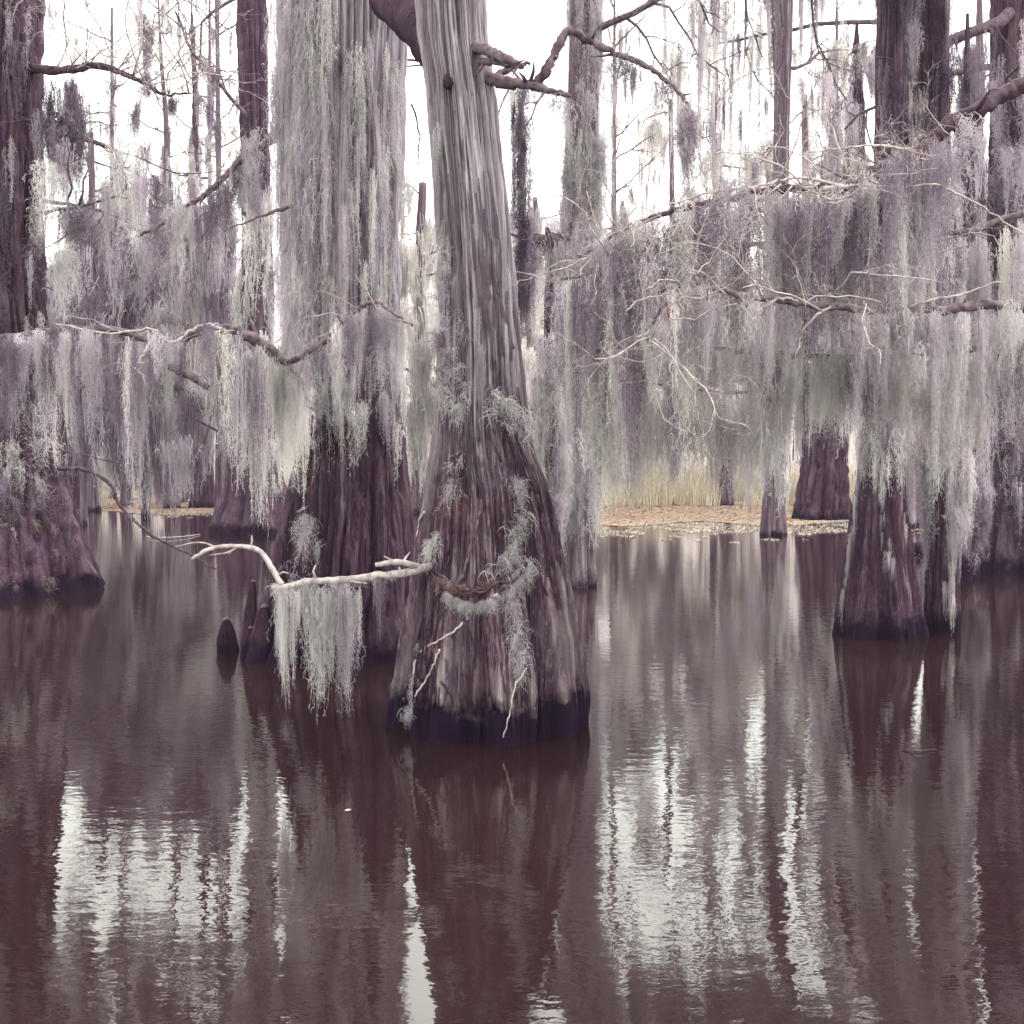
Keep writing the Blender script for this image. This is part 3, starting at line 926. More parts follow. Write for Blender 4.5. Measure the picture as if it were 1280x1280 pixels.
# ------------------------------------------------------------------ the veiled cypress behind its left shoulder
t2 = thing('bald_cypress', 'massive bald cypress behind the closest one, veiled in pale moss above a bare dark foot', 'tree', base_of(425, 12.0))
k2 = make_trunk(t2, [(0, 350, 512), (100, 352, 508), (200, 356, 505), (300, 360, 500), (400, 362, 500), (480, 366, 506), (560, 366, 514), (640, 352, 522), (720, 335, 532), (780, 315, 540), (822, 300, 548)],
                12.0, top=17, seed=23, nth=420, nz=320, flute=0.26, fk=9, ridge=0.062, mat='bark_veiled', dens=52, hold=0.2)
trunk_moss(t2, k2, 80, 400, 520, (0.3, 0.8), (0.6, 1.1), None, (PALE, LAV, PALE), 185, 350)
trunk_moss(t2, k2, 120, -60, 440, (0.9, 1.8), (0.7, 1.2), None, (PALE, LAV, LAV), 185, 262, 0.04)
trunk_moss(t2, k2, 45, 60, 440, (0.7, 1.5), (0.5, 1.0), None, (PALE, LAV, LAV), 262, 355, 0.04)
front_rope(t2, k2, [(385, 600), (380, 660), (370, 700), (352, 740)], 16, L=(.3, .5), w=(.3, .5))
front_rope(t2, k2, [(382, 620), (392, 680), (397, 712)], 10, L=(.2, .4), w=(.3, .45))
ba, SA = branch_px(t2, [(392, 540, 11.4), (384, 515, 11.2), (374, 482, 10.35), (357, 458, 10.05), (332, 434, 9.75), (300, 415, 9.6), (270, 410, 9.6), (230, 420, 9.6), (190, 424, 9.6), (130, 411, 9.6), (60, 414, 9.6), (0, 421, 9.6), (-70, 418, 9.6)], 0.062, 0.018, 'limb')
b, S = branch_px(t2, [(300, 416, 9.6), (255, 407, 9.525), (215, 428, 9.48), (190, 412, 9.45), (130, 416, 9.45), (70, 405, 9.45)], 0.018, 0.006, 'dead')
b3, S3 = branch_px(t2, [(190, 424, 9.6), (180, 442, 9.45), (168, 462, 9.375), (158, 482, 9.375), (152, 512, 9.375)], 0.016, 0.006, 'dead')
branch_px(t2, [(168, 460, 9.375), (178, 470, 9.3), (184, 488, 9.3)], 0.008, 0.004, 'dead', name='twig')
bb, SB = branch_px(t2, [(357, 455, 10.05), (385, 440, 9.75), (410, 424, 9.6), (428, 404, 9.6), (450, 384, 9.6), (470, 378, 9.6), (492, 392, 9.6), (516, 407, 9.6)], 0.030, 0.008, 'limb')
low_left = env((-80, 600), (60, 600), (100, 640), (150, 690), (175, 700), (200, 590), (230, 500), (262, 500), (275, 600), (300, 660), (340, 690), (368, 650), (400, 600))
curtain(ba, SA, 95, low_left, None, (0.6, 1.1), (PALE, LAV, LAV, DUSK), 0.30, 0.98, 0.3, 0.14)
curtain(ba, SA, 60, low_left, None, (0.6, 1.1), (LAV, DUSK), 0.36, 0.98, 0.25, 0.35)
curtain(ba, SA, 46, low_left, None, (0.5, 1.0), (PALE, PALE, CREAM), 0.22, 0.55, 0.3, 0.18)
curtain(ba, SA, 20, env((300, 640), (400, 620)), None, (0.7, 1.2), (PALE, CREAM), 0.1, 0.3, 0.3, 0.12)
curtain(bb, SB, 36, env((350, 640), (400, 530), (450, 510), (520, 560)), None, (0.4, .8), (PALE, LAV, LAV, DUSK), 0.05, 0.95, 0.3, 0.12)
for i in range(22):
    S_, b_ = random.choice(((SA, ba), (SA, ba), (SB, bb)))
    twig(b_, lerp_path(S_, random.uniform(0.3, 1)), (random.uniform(-1, .3), random.uniform(-.7, .1), random.uniform(-.6, .6)), random.uniform(0.25, 0.7))
bc, SC = branch_px(t2, [(372, 120, 12.2), (345, 168, 12.4), (325, 184, 12.5), (305, 196, 12.6), (280, 222, 12.7), (255, 244, 12.8), (225, 262, 12.9), (195, 285, 13.0), (160, 300, 13.1)], 0.055, 0.015, 'limb')
curtain(bc, SC, 60, env((140, 420), (220, 400), (280, 380), (340, 330)), None, (0.8, 1.3), (LAV, DUSK, PALE), 0.15, 1, 0.25, 0.25)
for i in range(8): twig(bc, lerp_path(SC, random.uniform(0.2, 1)), (random.uniform(-1, .3), random.uniform(-.7, .1), random.uniform(-.2, .8)), random.uniform(0.3, 0.8))
branch_px(t2, [(372, 256, 11.6), (345, 264, 11.4), (318, 274, 11.3), (280, 289, 11.2)], 0.022, 0.006, 'limb')
branch_px(t2, [(515, 130, 12.0), (524, 170, 11.9), (522, 205, 11.9)], 0.012, 0.006, 'limb')
bark_strips(t2, k2, 60, 480, 760, 'bark_dark', (0.4, 1.2), (0.015, 0.04))

# broken piece of limb caught in the moss
mb = MB(); S = smooth_path([(*at(213, 458, 9.4), .030), (*at(225, 464, 9.38), .034), (*at(243, 473, 9.35), .032), (*at(260, 485, 9.32), .024)], 5, 0.003)
tube(mb, S[:, :3], S[:, 3], 9)
meshthing('broken_branch', mb.mesh('broken_branch', 'limb'), 'short broken piece of branch caught in the hanging moss of the left curtain', 'branch')

# ------------------------------------------------------------------ cypress knees at the veiled tree's foot
def knee(px, yb, top, w, d, label, lean=0.0, seed=1):
    t = thing('cypress_knee', label, 'cypress knee', base_of(px, d), 'cypress knees beside the veiled tree')
    h = zat(top, d); r = w / 2 * d / F
    nth, nz = 28, 22
    th = np.linspace(0, 2 * np.pi, nth, endpoint=False); s = np.linspace(0, 1, nz)
    c = at(px, 600, d)[0]
    z = -0.3 + (h + 0.3) * s
    prof = r * np.sqrt(np.clip(1 - s ** 3.2, 0, 1)) * (1.25 - 0.5 * s)
    Th, Z = np.meshgrid(th, z)
    rr_ = prof[:, None] * (1 + 0.16 * np.sin(3 * Th + seed + 2 * Z) + 0.30 * (vnoise(Th / 6.283 * 8, Z * 9, 8, seed) - .5)) * (1 + 0.10 * (vnoise(Th / 6.283 * 24, Z * 6, 24, seed) - .5))
    V = np.stack([c + lean * (Z + .3) + rr_ * np.cos(Th), d + rr_ * np.sin(Th), Z], -1).reshape(-1, 3)
    i = np.arange(nz - 1)[:, None] * nth + np.arange(nth)[None]; j = np.arange(nz - 1)[:, None] * nth + (np.arange(nth)[None] + 1) % nth
    link('knee_body', mesh_np('knee', V, np.stack([i, j, j + nth, i + nth], -1).reshape(-1, 4), 'knee'), t)
    cap = mb_cap(c + lean * (h + .3), d, h, r * 0.30)
    link('pale_tip', cap, t)
def mb_cap(x, d, z, r):
    mb = MB(); nth, nz = 14, 6
    th = np.linspace(0, 2 * np.pi, nth, endpoint=False); s = np.linspace(0, 1, nz)
    Th, Sg = np.meshgrid(th, s)
    rr_ = r * np.cos(Sg * np.pi / 2) * (1 + .1 * np.sin(3 * Th))
    V = np.stack([x + rr_ * np.cos(Th), d + rr_ * np.sin(Th), z - 0.035 + Sg * r * 0.9 + .012], -1).reshape(-1, 3)
    i = np.arange(nz - 1)[:, None] * nth + np.arange(nth)[None]; j = np.arange(nz - 1)[:, None] * nth + (np.arange(nth)[None] + 1) % nth
    mb.add(V, np.stack([i, j, j + nth, i + nth], -1).reshape(-1, 4))
    return mb.mesh('pale_tip', 'limb')
knee(281, 808, 772, 30, 12.1, 'low rounded cypress knee standing apart at the left end of the knee row', 0.0, 1)
knee(304, 812, 782, 20, 11.8, 'shortest thin cypress knee, between the rounded knee and the tall ones', 0.10, 2)
knee(309, 812, 724, 21, 12.0, 'tallest cypress knee, slim dark post with a pale rounded tip', 0.05, 3)
knee(326, 815, 756, 34, 11.5, 'stout cypress knee pressed against the veiled trunk, right of the tallest knee', 0.03, 4)

# ------------------------------------------------------------------ far left tree
t3 = thing('bald_cypress', 'dark bald cypress at the left edge with a huge shaggy swollen foot', 'tree', base_of(0, 18.0))
k3 = make_trunk(t3, [(0, -55, 52), (100, -55, 50), (200, -62, 52), (300, -62, 54), (420, -66, 62), (500, -70, 72), (580, -80, 86), (640, -95, 98), (700, -120, 118), (742, -140, 134)],
                18.0, top=22, seed=31, nth=360, nz=300, flute=0.30, fk=8, ridge=0.13, mat='bark_dark', dens=44, hold=0.16)
trunk_moss(t3, k3, 70, 380, 620, (0.5, 1.3), (1.3, 2.4), None, (LAV, DUSK, PALE), 200, 350)
trunk_moss(t3, k3, 40, 600, 690, (0.2, 0.5), (1.0, 1.8), None, (DUSK, DARK, LAV), 200, 350)
trunk_moss(t3, k3, 40, -40, 400, (0.8, 1.8), (1.0, 2.0), None, (LAV, DUSK, DARK), 200, 350)
bd, SDn = branch_px(t3, [(40, 85, 17.8), (80, 88, 17.5), (120, 82, 17.3), (150, 90, 17.2), (180, 104, 17.1), (205, 118, 17.0), (240, 116, 17.0)], 0.075, 0.012, 'limb_dark')
for px, yt, yb, n, w in ((88, 90, 255, 26, 1.5), (64, 90, 230, 12, 1.2), (100, 240, 300, 8, 1.4), (169, 112, 188, 9, .8), (185, 88, 132, 9, .8), (216, 116, 155, 8, .8), (142, 88, 120, 4, .7)):
    for i in range(n):
        p = at(px + random.gauss(0, 5 * w), yt + random.uniform(-3, (yb - yt) * 0.45), 17.2 + random.gauss(0, 0.08)); z = zat(yb + random.uniform(-30, 6), 17.2)
        moss(bd, p, max(p[2] - z, .25), w, None, (DUSK, DARK, LAV))
for i in range(34): twig(bd, lerp_path(SDn, random.uniform(0.1, 1)), (random.uniform(-.3, 1), random.uniform(-.7, .4), random.uniform(.0, 1)), random.uniform(0.8, 1.8), 1)
branch_px(t3, [(70, 585, 16.6), (110, 588, 16.6), (140, 608, 16.6), (150, 632, 16.6), (185, 666, 16.6), (215, 682, 16.6), (250, 700, 16.6), (270, 712, 16.6)], 0.03, 0.012, 'limb_dark')
branch_px(t3, [(60, 560, 16.8), (110, 570, 16.8), (160, 582, 16.8), (200, 594, 16.8)], 0.014, 0.006, 'limb_dark')
br, S = branch_px(t3, [(50, 250, 17.5), (100, 258, 17.0), (140, 268, 16.8), (165, 282, 16.6)], 0.03, 0.01, 'limb')
curtain(br, S, 26, env((50, 420), (170, 380)), None, (1.2, 2.0), (LAV, DUSK), 0, 1, .2, .2)
for i in range(80):
    z = zat(random.uniform(590, 722), 17.2); a = R(random.uniform(200, 345))
    l = random.uniform(.15, .42); moss(t3, k3.surf(z, a, .03), min(l, z - .02), 1, None, ((.22, .16, .17), (.14, .09, .10), (.30, .24, .24)))
limb_on(t3, k3, 5.6, R(-25), 4.0, thick=.5, moss_n=20, moss_L=(0.6, 1.6), moss_w=(1, 1.8), cols=(LAV, PALE))
limb_on(t3, k3, 7.2, R(10), 4.5, thick=.5, moss_n=16, moss_L=(0.6, 1.6), moss_w=(1, 1.8), cols=(LAV, DUSK))

# ------------------------------------------------------------------ right hand group
t9 = thing('bald_cypress', 'slim bald cypress shaggy with moss, wide cone foot, standing in front of the right group', 'tree', base_of(1097, 13.3))
k9 = make_trunk(t9, [(0, 1096, 1142), (150, 1094, 1140), (300, 1086, 1134), (440, 1082, 1130), (520, 1080, 1128), (600, 1070, 1132), (700, 1052, 1142), (770, 1037, 1155), (794, 1030, 1160)],
                13.3, top=15, seed=41, nth=220, nz=260, flute=0.30, fk=7, ridge=0.04, mat='bark_dark', dens=30, hold=0.15)
trunk_moss(t9, k9, 120, 180, 560, (0.5, 1.2), (0.7, 1.4), None, (PALE, LAV, PALE), 185, 355)
front_rope(t9, k9, [(1072, 560), (1068, 640), (1060, 690), (1052, 745)], 40, L=(.45, .9), w=(.2, .4))
front_rope(t9, k9, [(1100, 560), (1105, 640), (1110, 700)], 20, L=(.42, .8), w=(.2, .35))
front_rope(t9, k9, [(1125, 540), (1128, 600), (1132, 660)], 10, L=(.45, .8), w=(.2, .4))
t11 = thing('bald_cypress', 'slender bald cypress wrapped in moss to its foot, just right of the cone footed one', 'tree', base_of(1177, 13.4))
k11 = make_trunk(t11, [(0, 1140, 1188), (150, 1140, 1188), (300, 1150, 1196), (440, 1158, 1204), (560, 1158, 1204), (700, 1156, 1202), (790, 1153, 1200)],
                 13.4, top=15, seed=43, nth=180, nz=220, flute=0.22, fk=6, ridge=0.035, mat='bark_dark', dens=26, hold=0.15)
trunk_moss(t11, k11, 120, 200, 640, (0.5, 1.2), (0.8, 1.6), None, (PALE, LAV, LAV), 185, 355)
front_rope(t11, k11, [(1190, 600), (1190, 660), (1186, 740)], 26, L=(.45, .8), w=(.25, .45))
front_rope(t11, k11, [(1165, 600), (1165, 680)], 10, L=(.45, .8), w=(.25, .4), cols=(LAV, DUSK))
for tr, tk in ((t9, k9), (t11, k11)):
    trunk_moss(tr, tk, 26, -120, 170, (0.6, 1.4), (.6, 1.1), None, (DUSK, DARK, LAV), 200, 340, .02)

t12 = thing('bald_cypress', 'dark bald cypress at the right edge, hung with moss nearly to the water', 'tree', base_of(1268, 21.0))
k12 = make_trunk(t12, [(0, 1238, 1300), (150, 1236, 1300), (300, 1234, 1302), (450, 1232, 1306), (600, 1228, 1312), (680, 1216, 1322), (712, 1208, 1330)],
                 21.0, top=22, seed=47, nth=200, nz=180, flute=0.25, fk=8, ridge=0.06, mat='bark_dark', dens=30, hold=0.15)
trunk_moss(t12, k12, 110, 60, 620, (0.8, 2.0), (1.2, 2.4), None, (LAV, DUSK, LAV), 190, 350)
branch_px(t12, [(1262, 16, 20.6), (1246, 30, 20.2), (1215, 40, 19.9), (1190, 50, 19.7), (1164, 61, 19.5)], 0.11, 0.075, 'limb_dark')
bx, S = branch_px(t12, [(1285, 545, 20.3), (1262, 535, 20), (1236, 541, 19.8)], 0.03, 0.012, 'limb_dark')
branch_px(t12, [(1285, 556, 20.3), (1262, 553, 20), (1228, 556, 19.8)], 0.03, 0.010, 'limb_dark')
for z_, az, L in ((6.5, 200, 3.5), (9, 150, 4), (8, 250, 3), (11, 190, 5)):
    limb_on(t12, k12, z_, R(az), L, moss_n=18, moss_L=(0.6, 1.8), moss_w=(1, 1.8), cols=(LAV, DUSK))
t13 = thing('bald_cypress', 'thin mossy bald cypress half hidden between the slender one and the right edge tree', 'tree', base_of(1203, 19.6))
k13 = make_trunk(t13, [(60, 1205, 1213), (150, 1203, 1216), (300, 1200, 1220), (450, 1196, 1222), (600, 1190, 1222), (680, 1184, 1222), (722, 1180, 1224)],
                 19.6, top=9.4, seed=53, nth=120, nz=120, flute=0.25, fk=6, ridge=0.04, mat='bark_dark', dens=22, hold=0.2)
trunk_moss(t13, k13, 60, 250, 640, (0.8, 1.8), (1.2, 2.2), None, (LAV, DUSK), 190, 350)
trunk_moss(t13, k13, 34, 78, 150, (0.8, 1.7), (0.9, 1.6), None, (DARK, DUSK), 190, 350, .05)
trunk_moss(t13, k13, 20, 600, 660, (0.4, 0.8), (1.2, 1.8), None, (LAV, DUSK), 190, 350, .1)

# tree standing just outside the frame whose limbs sweep in
t0 = thing('bald_cypress', 'long leafless limbs sweeping in from the right edge and carrying the wide moss curtain', 'tree', base_of(1560, 8.6))
k0 = make_trunk(t0, [(0, 1490, 1620), (300, 1486, 1625), (600, 1460, 1650), (912, 1430, 1690)], 8.6, top=15, seed=59, nth=200, nz=200, flute=0.25, fk=8, ridge=0.04, mat='bark_dark', dens=36, hold=0.2)
bB1, SB1 = branch_px(t0, [(1540, 30, 8.412), (1390, 60, 8.124), (1300, 100, 7.836), (1256, 117, 7.764), (1222, 138, 7.692), (1192, 152, 7.692), (1170, 172, 7.692), (1150, 190, 7.62), (1120, 202, 7.548), (1095, 212, 7.476), (1062, 236, 7.404), (1020, 238, 7.332), (970, 236, 7.26), (900, 250, 7.26), (850, 262, 7.26), (800, 276, 7.332), (760, 300, 7.404), (722, 322, 7.476)], 0.062, 0.010, 'limb_dark')
bB2, SB2 = branch_px(t0, [(1540, 380, 8.412), (1360, 388, 7.908), (1240, 382, 7.62), (1180, 386, 7.476), (1130, 384, 7.404), (1088, 388, 7.26), (1040, 382, 7.116), (1000, 378, 7.044), (940, 370, 6.972), (900, 362, 6.972), (856, 355, 6.972), (838, 372, 6.972), (818, 398, 6.936), (808, 417, 6.936), (820, 446, 6.936)], 0.036, 0.007, 'limb')
bB3, SB3 = branch_px(t0, [(1540, 230, 8.556), (1340, 250, 8.34), (1200, 290, 8.196), (1060, 296, 8.052), (900, 310, 7.908), (800, 330, 7.908), (700, 350, 7.98)], 0.026, 0.012, 'limb')
bB4, SB4 = branch_px(t0, [(1540, 420, 8.556), (1340, 425, 8.412), (1200, 440, 8.268), (1060, 446, 8.196), (940, 440, 8.124), (820, 430, 8.052), (740, 440, 8.124)], 0.026, 0.010, 'limb')
for pts, r in (([(880, 362, 6.972), (886, 385, 6.958), (890, 400, 6.958), (886, 430, 6.95)], .010), ([(838, 372, 6.972), (850, 392, 6.943), (856, 420, 6.936), (858, 470, 6.936)], .008), ([(1000, 378, 7.044), (980, 372, 6.972), (955, 385, 6.936), (940, 400, 6.936)], .009), ([(1040, 382, 7.116), (1015, 398, 7.044), (1000, 425, 7.044), (992, 455, 7.044)], .010), ([(856, 355, 6.972), (830, 368, 6.958), (800, 375, 6.943), (782, 388, 6.936)], .008),
               ([(1062, 236, 7.404), (1000, 222, 7.26), (950, 232, 7.188), (890, 240, 7.188), (830, 258, 7.188)], .012), ([(1150, 190, 7.62), (1100, 182, 7.476), (1050, 186, 7.404), (1010, 190, 7.404)], .010), ([(1020, 238, 7.332), (1060, 232, 7.26), (1130, 234, 7.26), (1175, 232, 7.26), (1230, 260, 7.26), (1290, 300, 7.26)], .012), ([(1130, 384, 7.404), (1160, 376, 7.332), (1200, 368, 7.332), (1250, 352, 7.332)], .012)):
    branch_px(t0, pts, r, 0.004, 'twig', 0.004, 6)
# the fork of pale twigs near the trunk's right shoulder
lowR = env((660, 690), (745, 660), (752, 615), (960, 605), (985, 590), (1000, 570), (1062, 570), (1072, 600), (1130, 560), (1155, 530), (1165, 640), (1400, 640))
lowR3 = env((660, 690), (752, 650), (960, 640), (985, 590), (1000, 560), (1062, 560), (1072, 560), (1155, 540), (1165, 640), (1400, 640))
bB5, SB5 = branch_px(t0, [(1540, 470, 8.94), (1340, 480, 8.88), (1200, 490, 8.82), (1060, 450, 8.76), (1000, 440, 8.76), (940, 490, 8.7), (820, 480, 8.7), (740, 490, 8.76)], 0.026, 0.010, 'limb')
lowR2 = env((660, 640), (745, 560), (800, 520), (960, 520), (1000, 440), (1062, 440), (1072, 560), (1155, 500), (1165, 600), (1400, 620))
curtain(bB1, SB1, 120, env((700, 480), (1300, 520)), None, (.5, .95), (PALE, LAV, LAV, DUSK), 0.40, 1.0, 0.35, 0.16)
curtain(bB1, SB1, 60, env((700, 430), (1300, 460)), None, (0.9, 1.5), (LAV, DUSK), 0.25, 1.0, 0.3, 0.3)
curtain(bB3, SB3, 150, lowR, None, (.5, .95), (PALE, LAV, PALE, CREAM, LAV, PALE, LAV, DUSK), 0.15, 1.0, 0.5, 0.30)
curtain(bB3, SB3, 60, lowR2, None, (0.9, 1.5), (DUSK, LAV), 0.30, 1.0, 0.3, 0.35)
curtain(bB4, SB4, 150, lowR, None, (.5, .95), (PALE, LAV, CREAM, PALE, DUSK), 0.15, 1.0, 0.5, 0.5)
curtain(bB5, SB5, 230, lowR3, None, (0.7, 1.2), (PALE, CREAM, LAV, PALE), 0.30, 1.0, 0.72, 0.35)
curtain(bB2, SB2, 150, lowR2, None, (0.5, .9), (PALE, LAV, LAV, PALE), 0.10, 0.86, 0.4, 0.12)
for i in range(95):
    S_, b_ = random.choice(((SB1, bB1), (SB1, bB1), (SB2, bB2), (SB3, bB3)))
    twig(b_, lerp_path(S_, random.uniform(0.35, 1)) + [0, random.uniform(-.35, -.1), random.uniform(-.15, .05)], (random.uniform(-1, .5), random.uniform(-.9, -.1), random.uniform(-.7, .7)), random.uniform(0.3, 0.8))
mb = MB(); p = at(838, 391, 6.75); V = np.array([[0, 0, .03], [.018, -.004, .01], [.012, 0, -.03], [-.016, .004, -.028], [-.02, -.003, .008], [0, -.008, 0]]) + p
mb.add(V, np.zeros((0, 4)), [[0, 1, 5], [1, 2, 5], [2, 3, 5], [3, 4, 5], [4, 0, 5]])
meshthing('dead_leaf', mb.mesh('dead_leaf', 'redleaf'), 'single dark red leaf caught in the twigs of the right moss curtain', 'leaf')

# ------------------------------------------------------------------ pale trunk behind the right shoulder
t6 = thing('bald_cypress', 'pale straight bald cypress rising behind the right shoulder of the closest tree', 'tree', base_of(722, 18.4))
k6 = make_trunk(t6, [(0, 712, 751), (120, 710, 750), (250, 702, 748), (400, 700, 746), (550, 697, 746), (680, 694, 746), (728, 690, 748)],
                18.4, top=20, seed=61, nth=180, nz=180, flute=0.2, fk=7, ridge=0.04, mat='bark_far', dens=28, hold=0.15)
trunk_moss(t6, k6, 130, 150, 600, (0.8, 1.8), (1.0, 2.0), None, (PALE, LAV, LAV), 185, 355)
trunk_moss(t6, k6, 50, -60, 200, (0.6, 1.6), (0.8, 1.4), None, (LAV, PALE, LAV), 185, 355, .02)
front_rope(t6, k6, [(712, 560), (716, 620), (720, 660)], 30, L=(.3, .7), w=(.8, 1.4))
front_rope(t6, k6, [(735, 500), (738, 560), (735, 600)], 16, L=(.3, .6), w=(.6, 1.2), cols=(DUSK, LAV))
for z_, az, L, n in ((8.6, 330, 3.6, 26), (7.6, 200, 3, 16), (13.5, 60, 4, 10)):
    limb_on(t6, k6, z_, R(az), L, moss_n=n, moss_L=(0.6, 2.2), moss_w=(.7, 1.3), cols=(LAV, PALE, CREAM))
# black snag with a broken cross limb
ts = thing('dead_snag', 'black broken snag with a stubby cross limb, framed by moss right of the closest trunk', 'dead tree', base_of(690, 14.0))
ks = make_trunk(ts, [(292, 683, 694), (330, 681, 697), (450, 680, 698), (600, 678, 700), (760, 676, 702)], 14.0, top=0, seed=67, nth=60, nz=80, flute=0.2, fk=6, ridge=0.03, mat='knee', dens=16)
branch_px(ts, [(708, 292, 13.9), (700, 300, 13.8), (690, 306, 13.8), (682, 306, 13.8)], 0.05, 0.13, 'limb_dark')
branch_px(ts, [(690, 306, 13.8), (676, 303, 13.75), (664, 296, 13.7)], 0.13, 0.07, 'limb_dark')
bz, SZ = branch_px(ts, [(688, 302, 13.8), (686, 294, 13.8), (684, 288, 13.8)], 0.06, 0.03, 'limb_dark', name='branch_stub')
for i in range(16): moss(bz, at(random.uniform(664, 706), random.uniform(292, 306), 13.7), random.uniform(.5, 1.2), random.uniform(.6, 1.1), None, (DUSK, LAV, PALE))
trunk_moss(ts, ks, 40, 400, 620, (0.6, 1.3), (0.9, 1.6), None, (PALE, LAV), 190, 350, .06)

# ------------------------------------------------------------------ middle distance trees
def mid_tree(label, px, st, d, top, seed, limbs, mossc=(LAV, PALE), nm=0, lib=None, mat='bark_far', name='bald_cypress', ups=0, group=None, mossy=(0.7, 2.0), wid=(1.0, 1.8), zr=None, flute=0.24, nth=72, rdg=0.05, dens=18):
    t = thing(name, label, 'tree', base_of(px, d), group)
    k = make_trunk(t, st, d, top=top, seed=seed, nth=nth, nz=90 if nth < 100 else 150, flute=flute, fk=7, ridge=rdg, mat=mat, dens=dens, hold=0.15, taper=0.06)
    lib = lib or MOSS_MID
    lo, hi = zr or (4.5, top * 0.97)
    for i in range(limbs):
        z = lo + (hi - lo) * (i + random.random()) / limbs
        limb_on(t, k, z, random.uniform(0, 6.28), random.uniform(1.8, 4.2) * (1.15 - 0.4 * z / max(top, z)), LIMBS, random.uniform(-.1, .5), moss_n=nm, moss_L=mossy, moss_w=wid, mlib=lib, cols=mossc)
    for i in range(ups):
        z = top * (0.45 + 0.53 * (i + random.random()) / ups)
        limb_on(t, k, z, random.uniform(0, 6.28), random.uniform(1.2, 2.8) * d / 40, UPS, random.uniform(.2, 1.0), moss_n=1, moss_L=(.3, .9), moss_w=(.5, 1), mlib=lib, cols=mossc)
    return t, k

t7, k7 = mid_tree('small straight cypress with neat dark cone foot at the edge of the rusty weed', 965, [(0, 969, 991), (150, 967, 988), (300, 964, 986), (450, 959, 982), (560, 957, 982), (620, 952, 983), (665, 947, 986)], 31, 26, 71, 12, (LAV, PALE, CREAM), 7, nth=120, flute=.3, mossy=(.8, 2.6), wid=(.8, 1.5))
trunk_moss(t7, k7, 60, 250, 600, (0.8, 2.0), (1.0, 1.8), MOSS_MID, (PALE, LAV))
t8, k8 = mid_tree('leaning cypress with a broad deeply grooved purple foot behind the weed mat', 1035, [(80, 1062, 1078), (200, 1054, 1082), (300, 1040, 1078), (420, 1024, 1066), (500, 1012, 1062), (580, 1000, 1062), (640, 988, 1066), (651, 984, 1070)], 39, 16.5, 73, 9, (LAV, PALE), 6, zr=(8, 16), mat='bark_dark', flute=0.5, nth=220, rdg=0.15, dens=26)
trunk_moss(t8, k8, 90, 180, 500, (1.2, 3.0), (1.4, 2.6), MOSS_MID, (PALE, LAV, CREAM))
t4, k4 = mid_tree('tall straight dark trunk left of the veiled cypress, its spreading foot trailing moss', 318, [(0, 294, 335), (120, 299, 334), (300, 302, 340), (450, 298, 342), (540, 292, 348), (610, 280, 358), (662, 258, 372)], 32, 27, 79, 9, (LAV, DUSK), 7, mat='bark_dark', zr=(9, 26), nth=140, flute=.4, rdg=.1, dens=24)
trunk_moss(t4, k4, 60, 180, 560, (1.0, 2.6), (1.2, 2.2), MOSS_MID, (LAV, PALE, PALE))
front_rope(t4, k4, [(330, 560), (345, 600), (350, 640)], 12, L=(.5, 1.2), w=(1.5, 2.4))
fl, kf = mid_tree('thin bare cypress with a spindly reddish top, left one of a far pair', 208, [(60, 198, 203), (150, 204, 211), (300, 208, 217), (450, 207, 220), (560, 205, 224), (632, 203, 228)], 48, 21, 83, 0, (LAV,), 2, ups=16, nth=100, flute=.5, rdg=.08)
trunk_moss(fl, kf, 30, 150, 450, (1.2, 3.0), (.8, 1.6), MOSS_MID, (LAV, PALE, DUSK))
f2, kf2 = mid_tree('thin cypress with a split foot, right of the one with the reddish top', 250, [(40, 238, 243), (110, 240, 248), (300, 238, 252), (450, 241, 256), (560, 240, 264), (632, 232, 272)], 48.5, 21, 89, 3, (LAV, PALE), 4, ups=14, mat='bark_dark', zr=(8, 14), nth=100, flute=.6, rdg=.1)
trunk_moss(f2, kf2, 36, 130, 480, (1.2, 3.0), (.8, 1.6), MOSS_MID, (LAV, PALE))
f3, kf3 = mid_tree('slender pale stem standing against the white sky just left of the tall dark trunk', 272, [(-40, 268, 274), (100, 269, 275), (300, 270, 279), (500, 270, 281), (640, 268, 284)], 44, 26, 97, 7, (LAV, PALE, CREAM), 6, ups=4)
fd, kfd = mid_tree('short dark broken snag deep in the moss behind the left edge tree', 84, [(322, 78, 92), (400, 76, 98), (500, 72, 102), (632, 66, 108)], 47, 0, 101, 3, (LAV, PALE), 12, zr=(5, 10), mat='bark_dark')
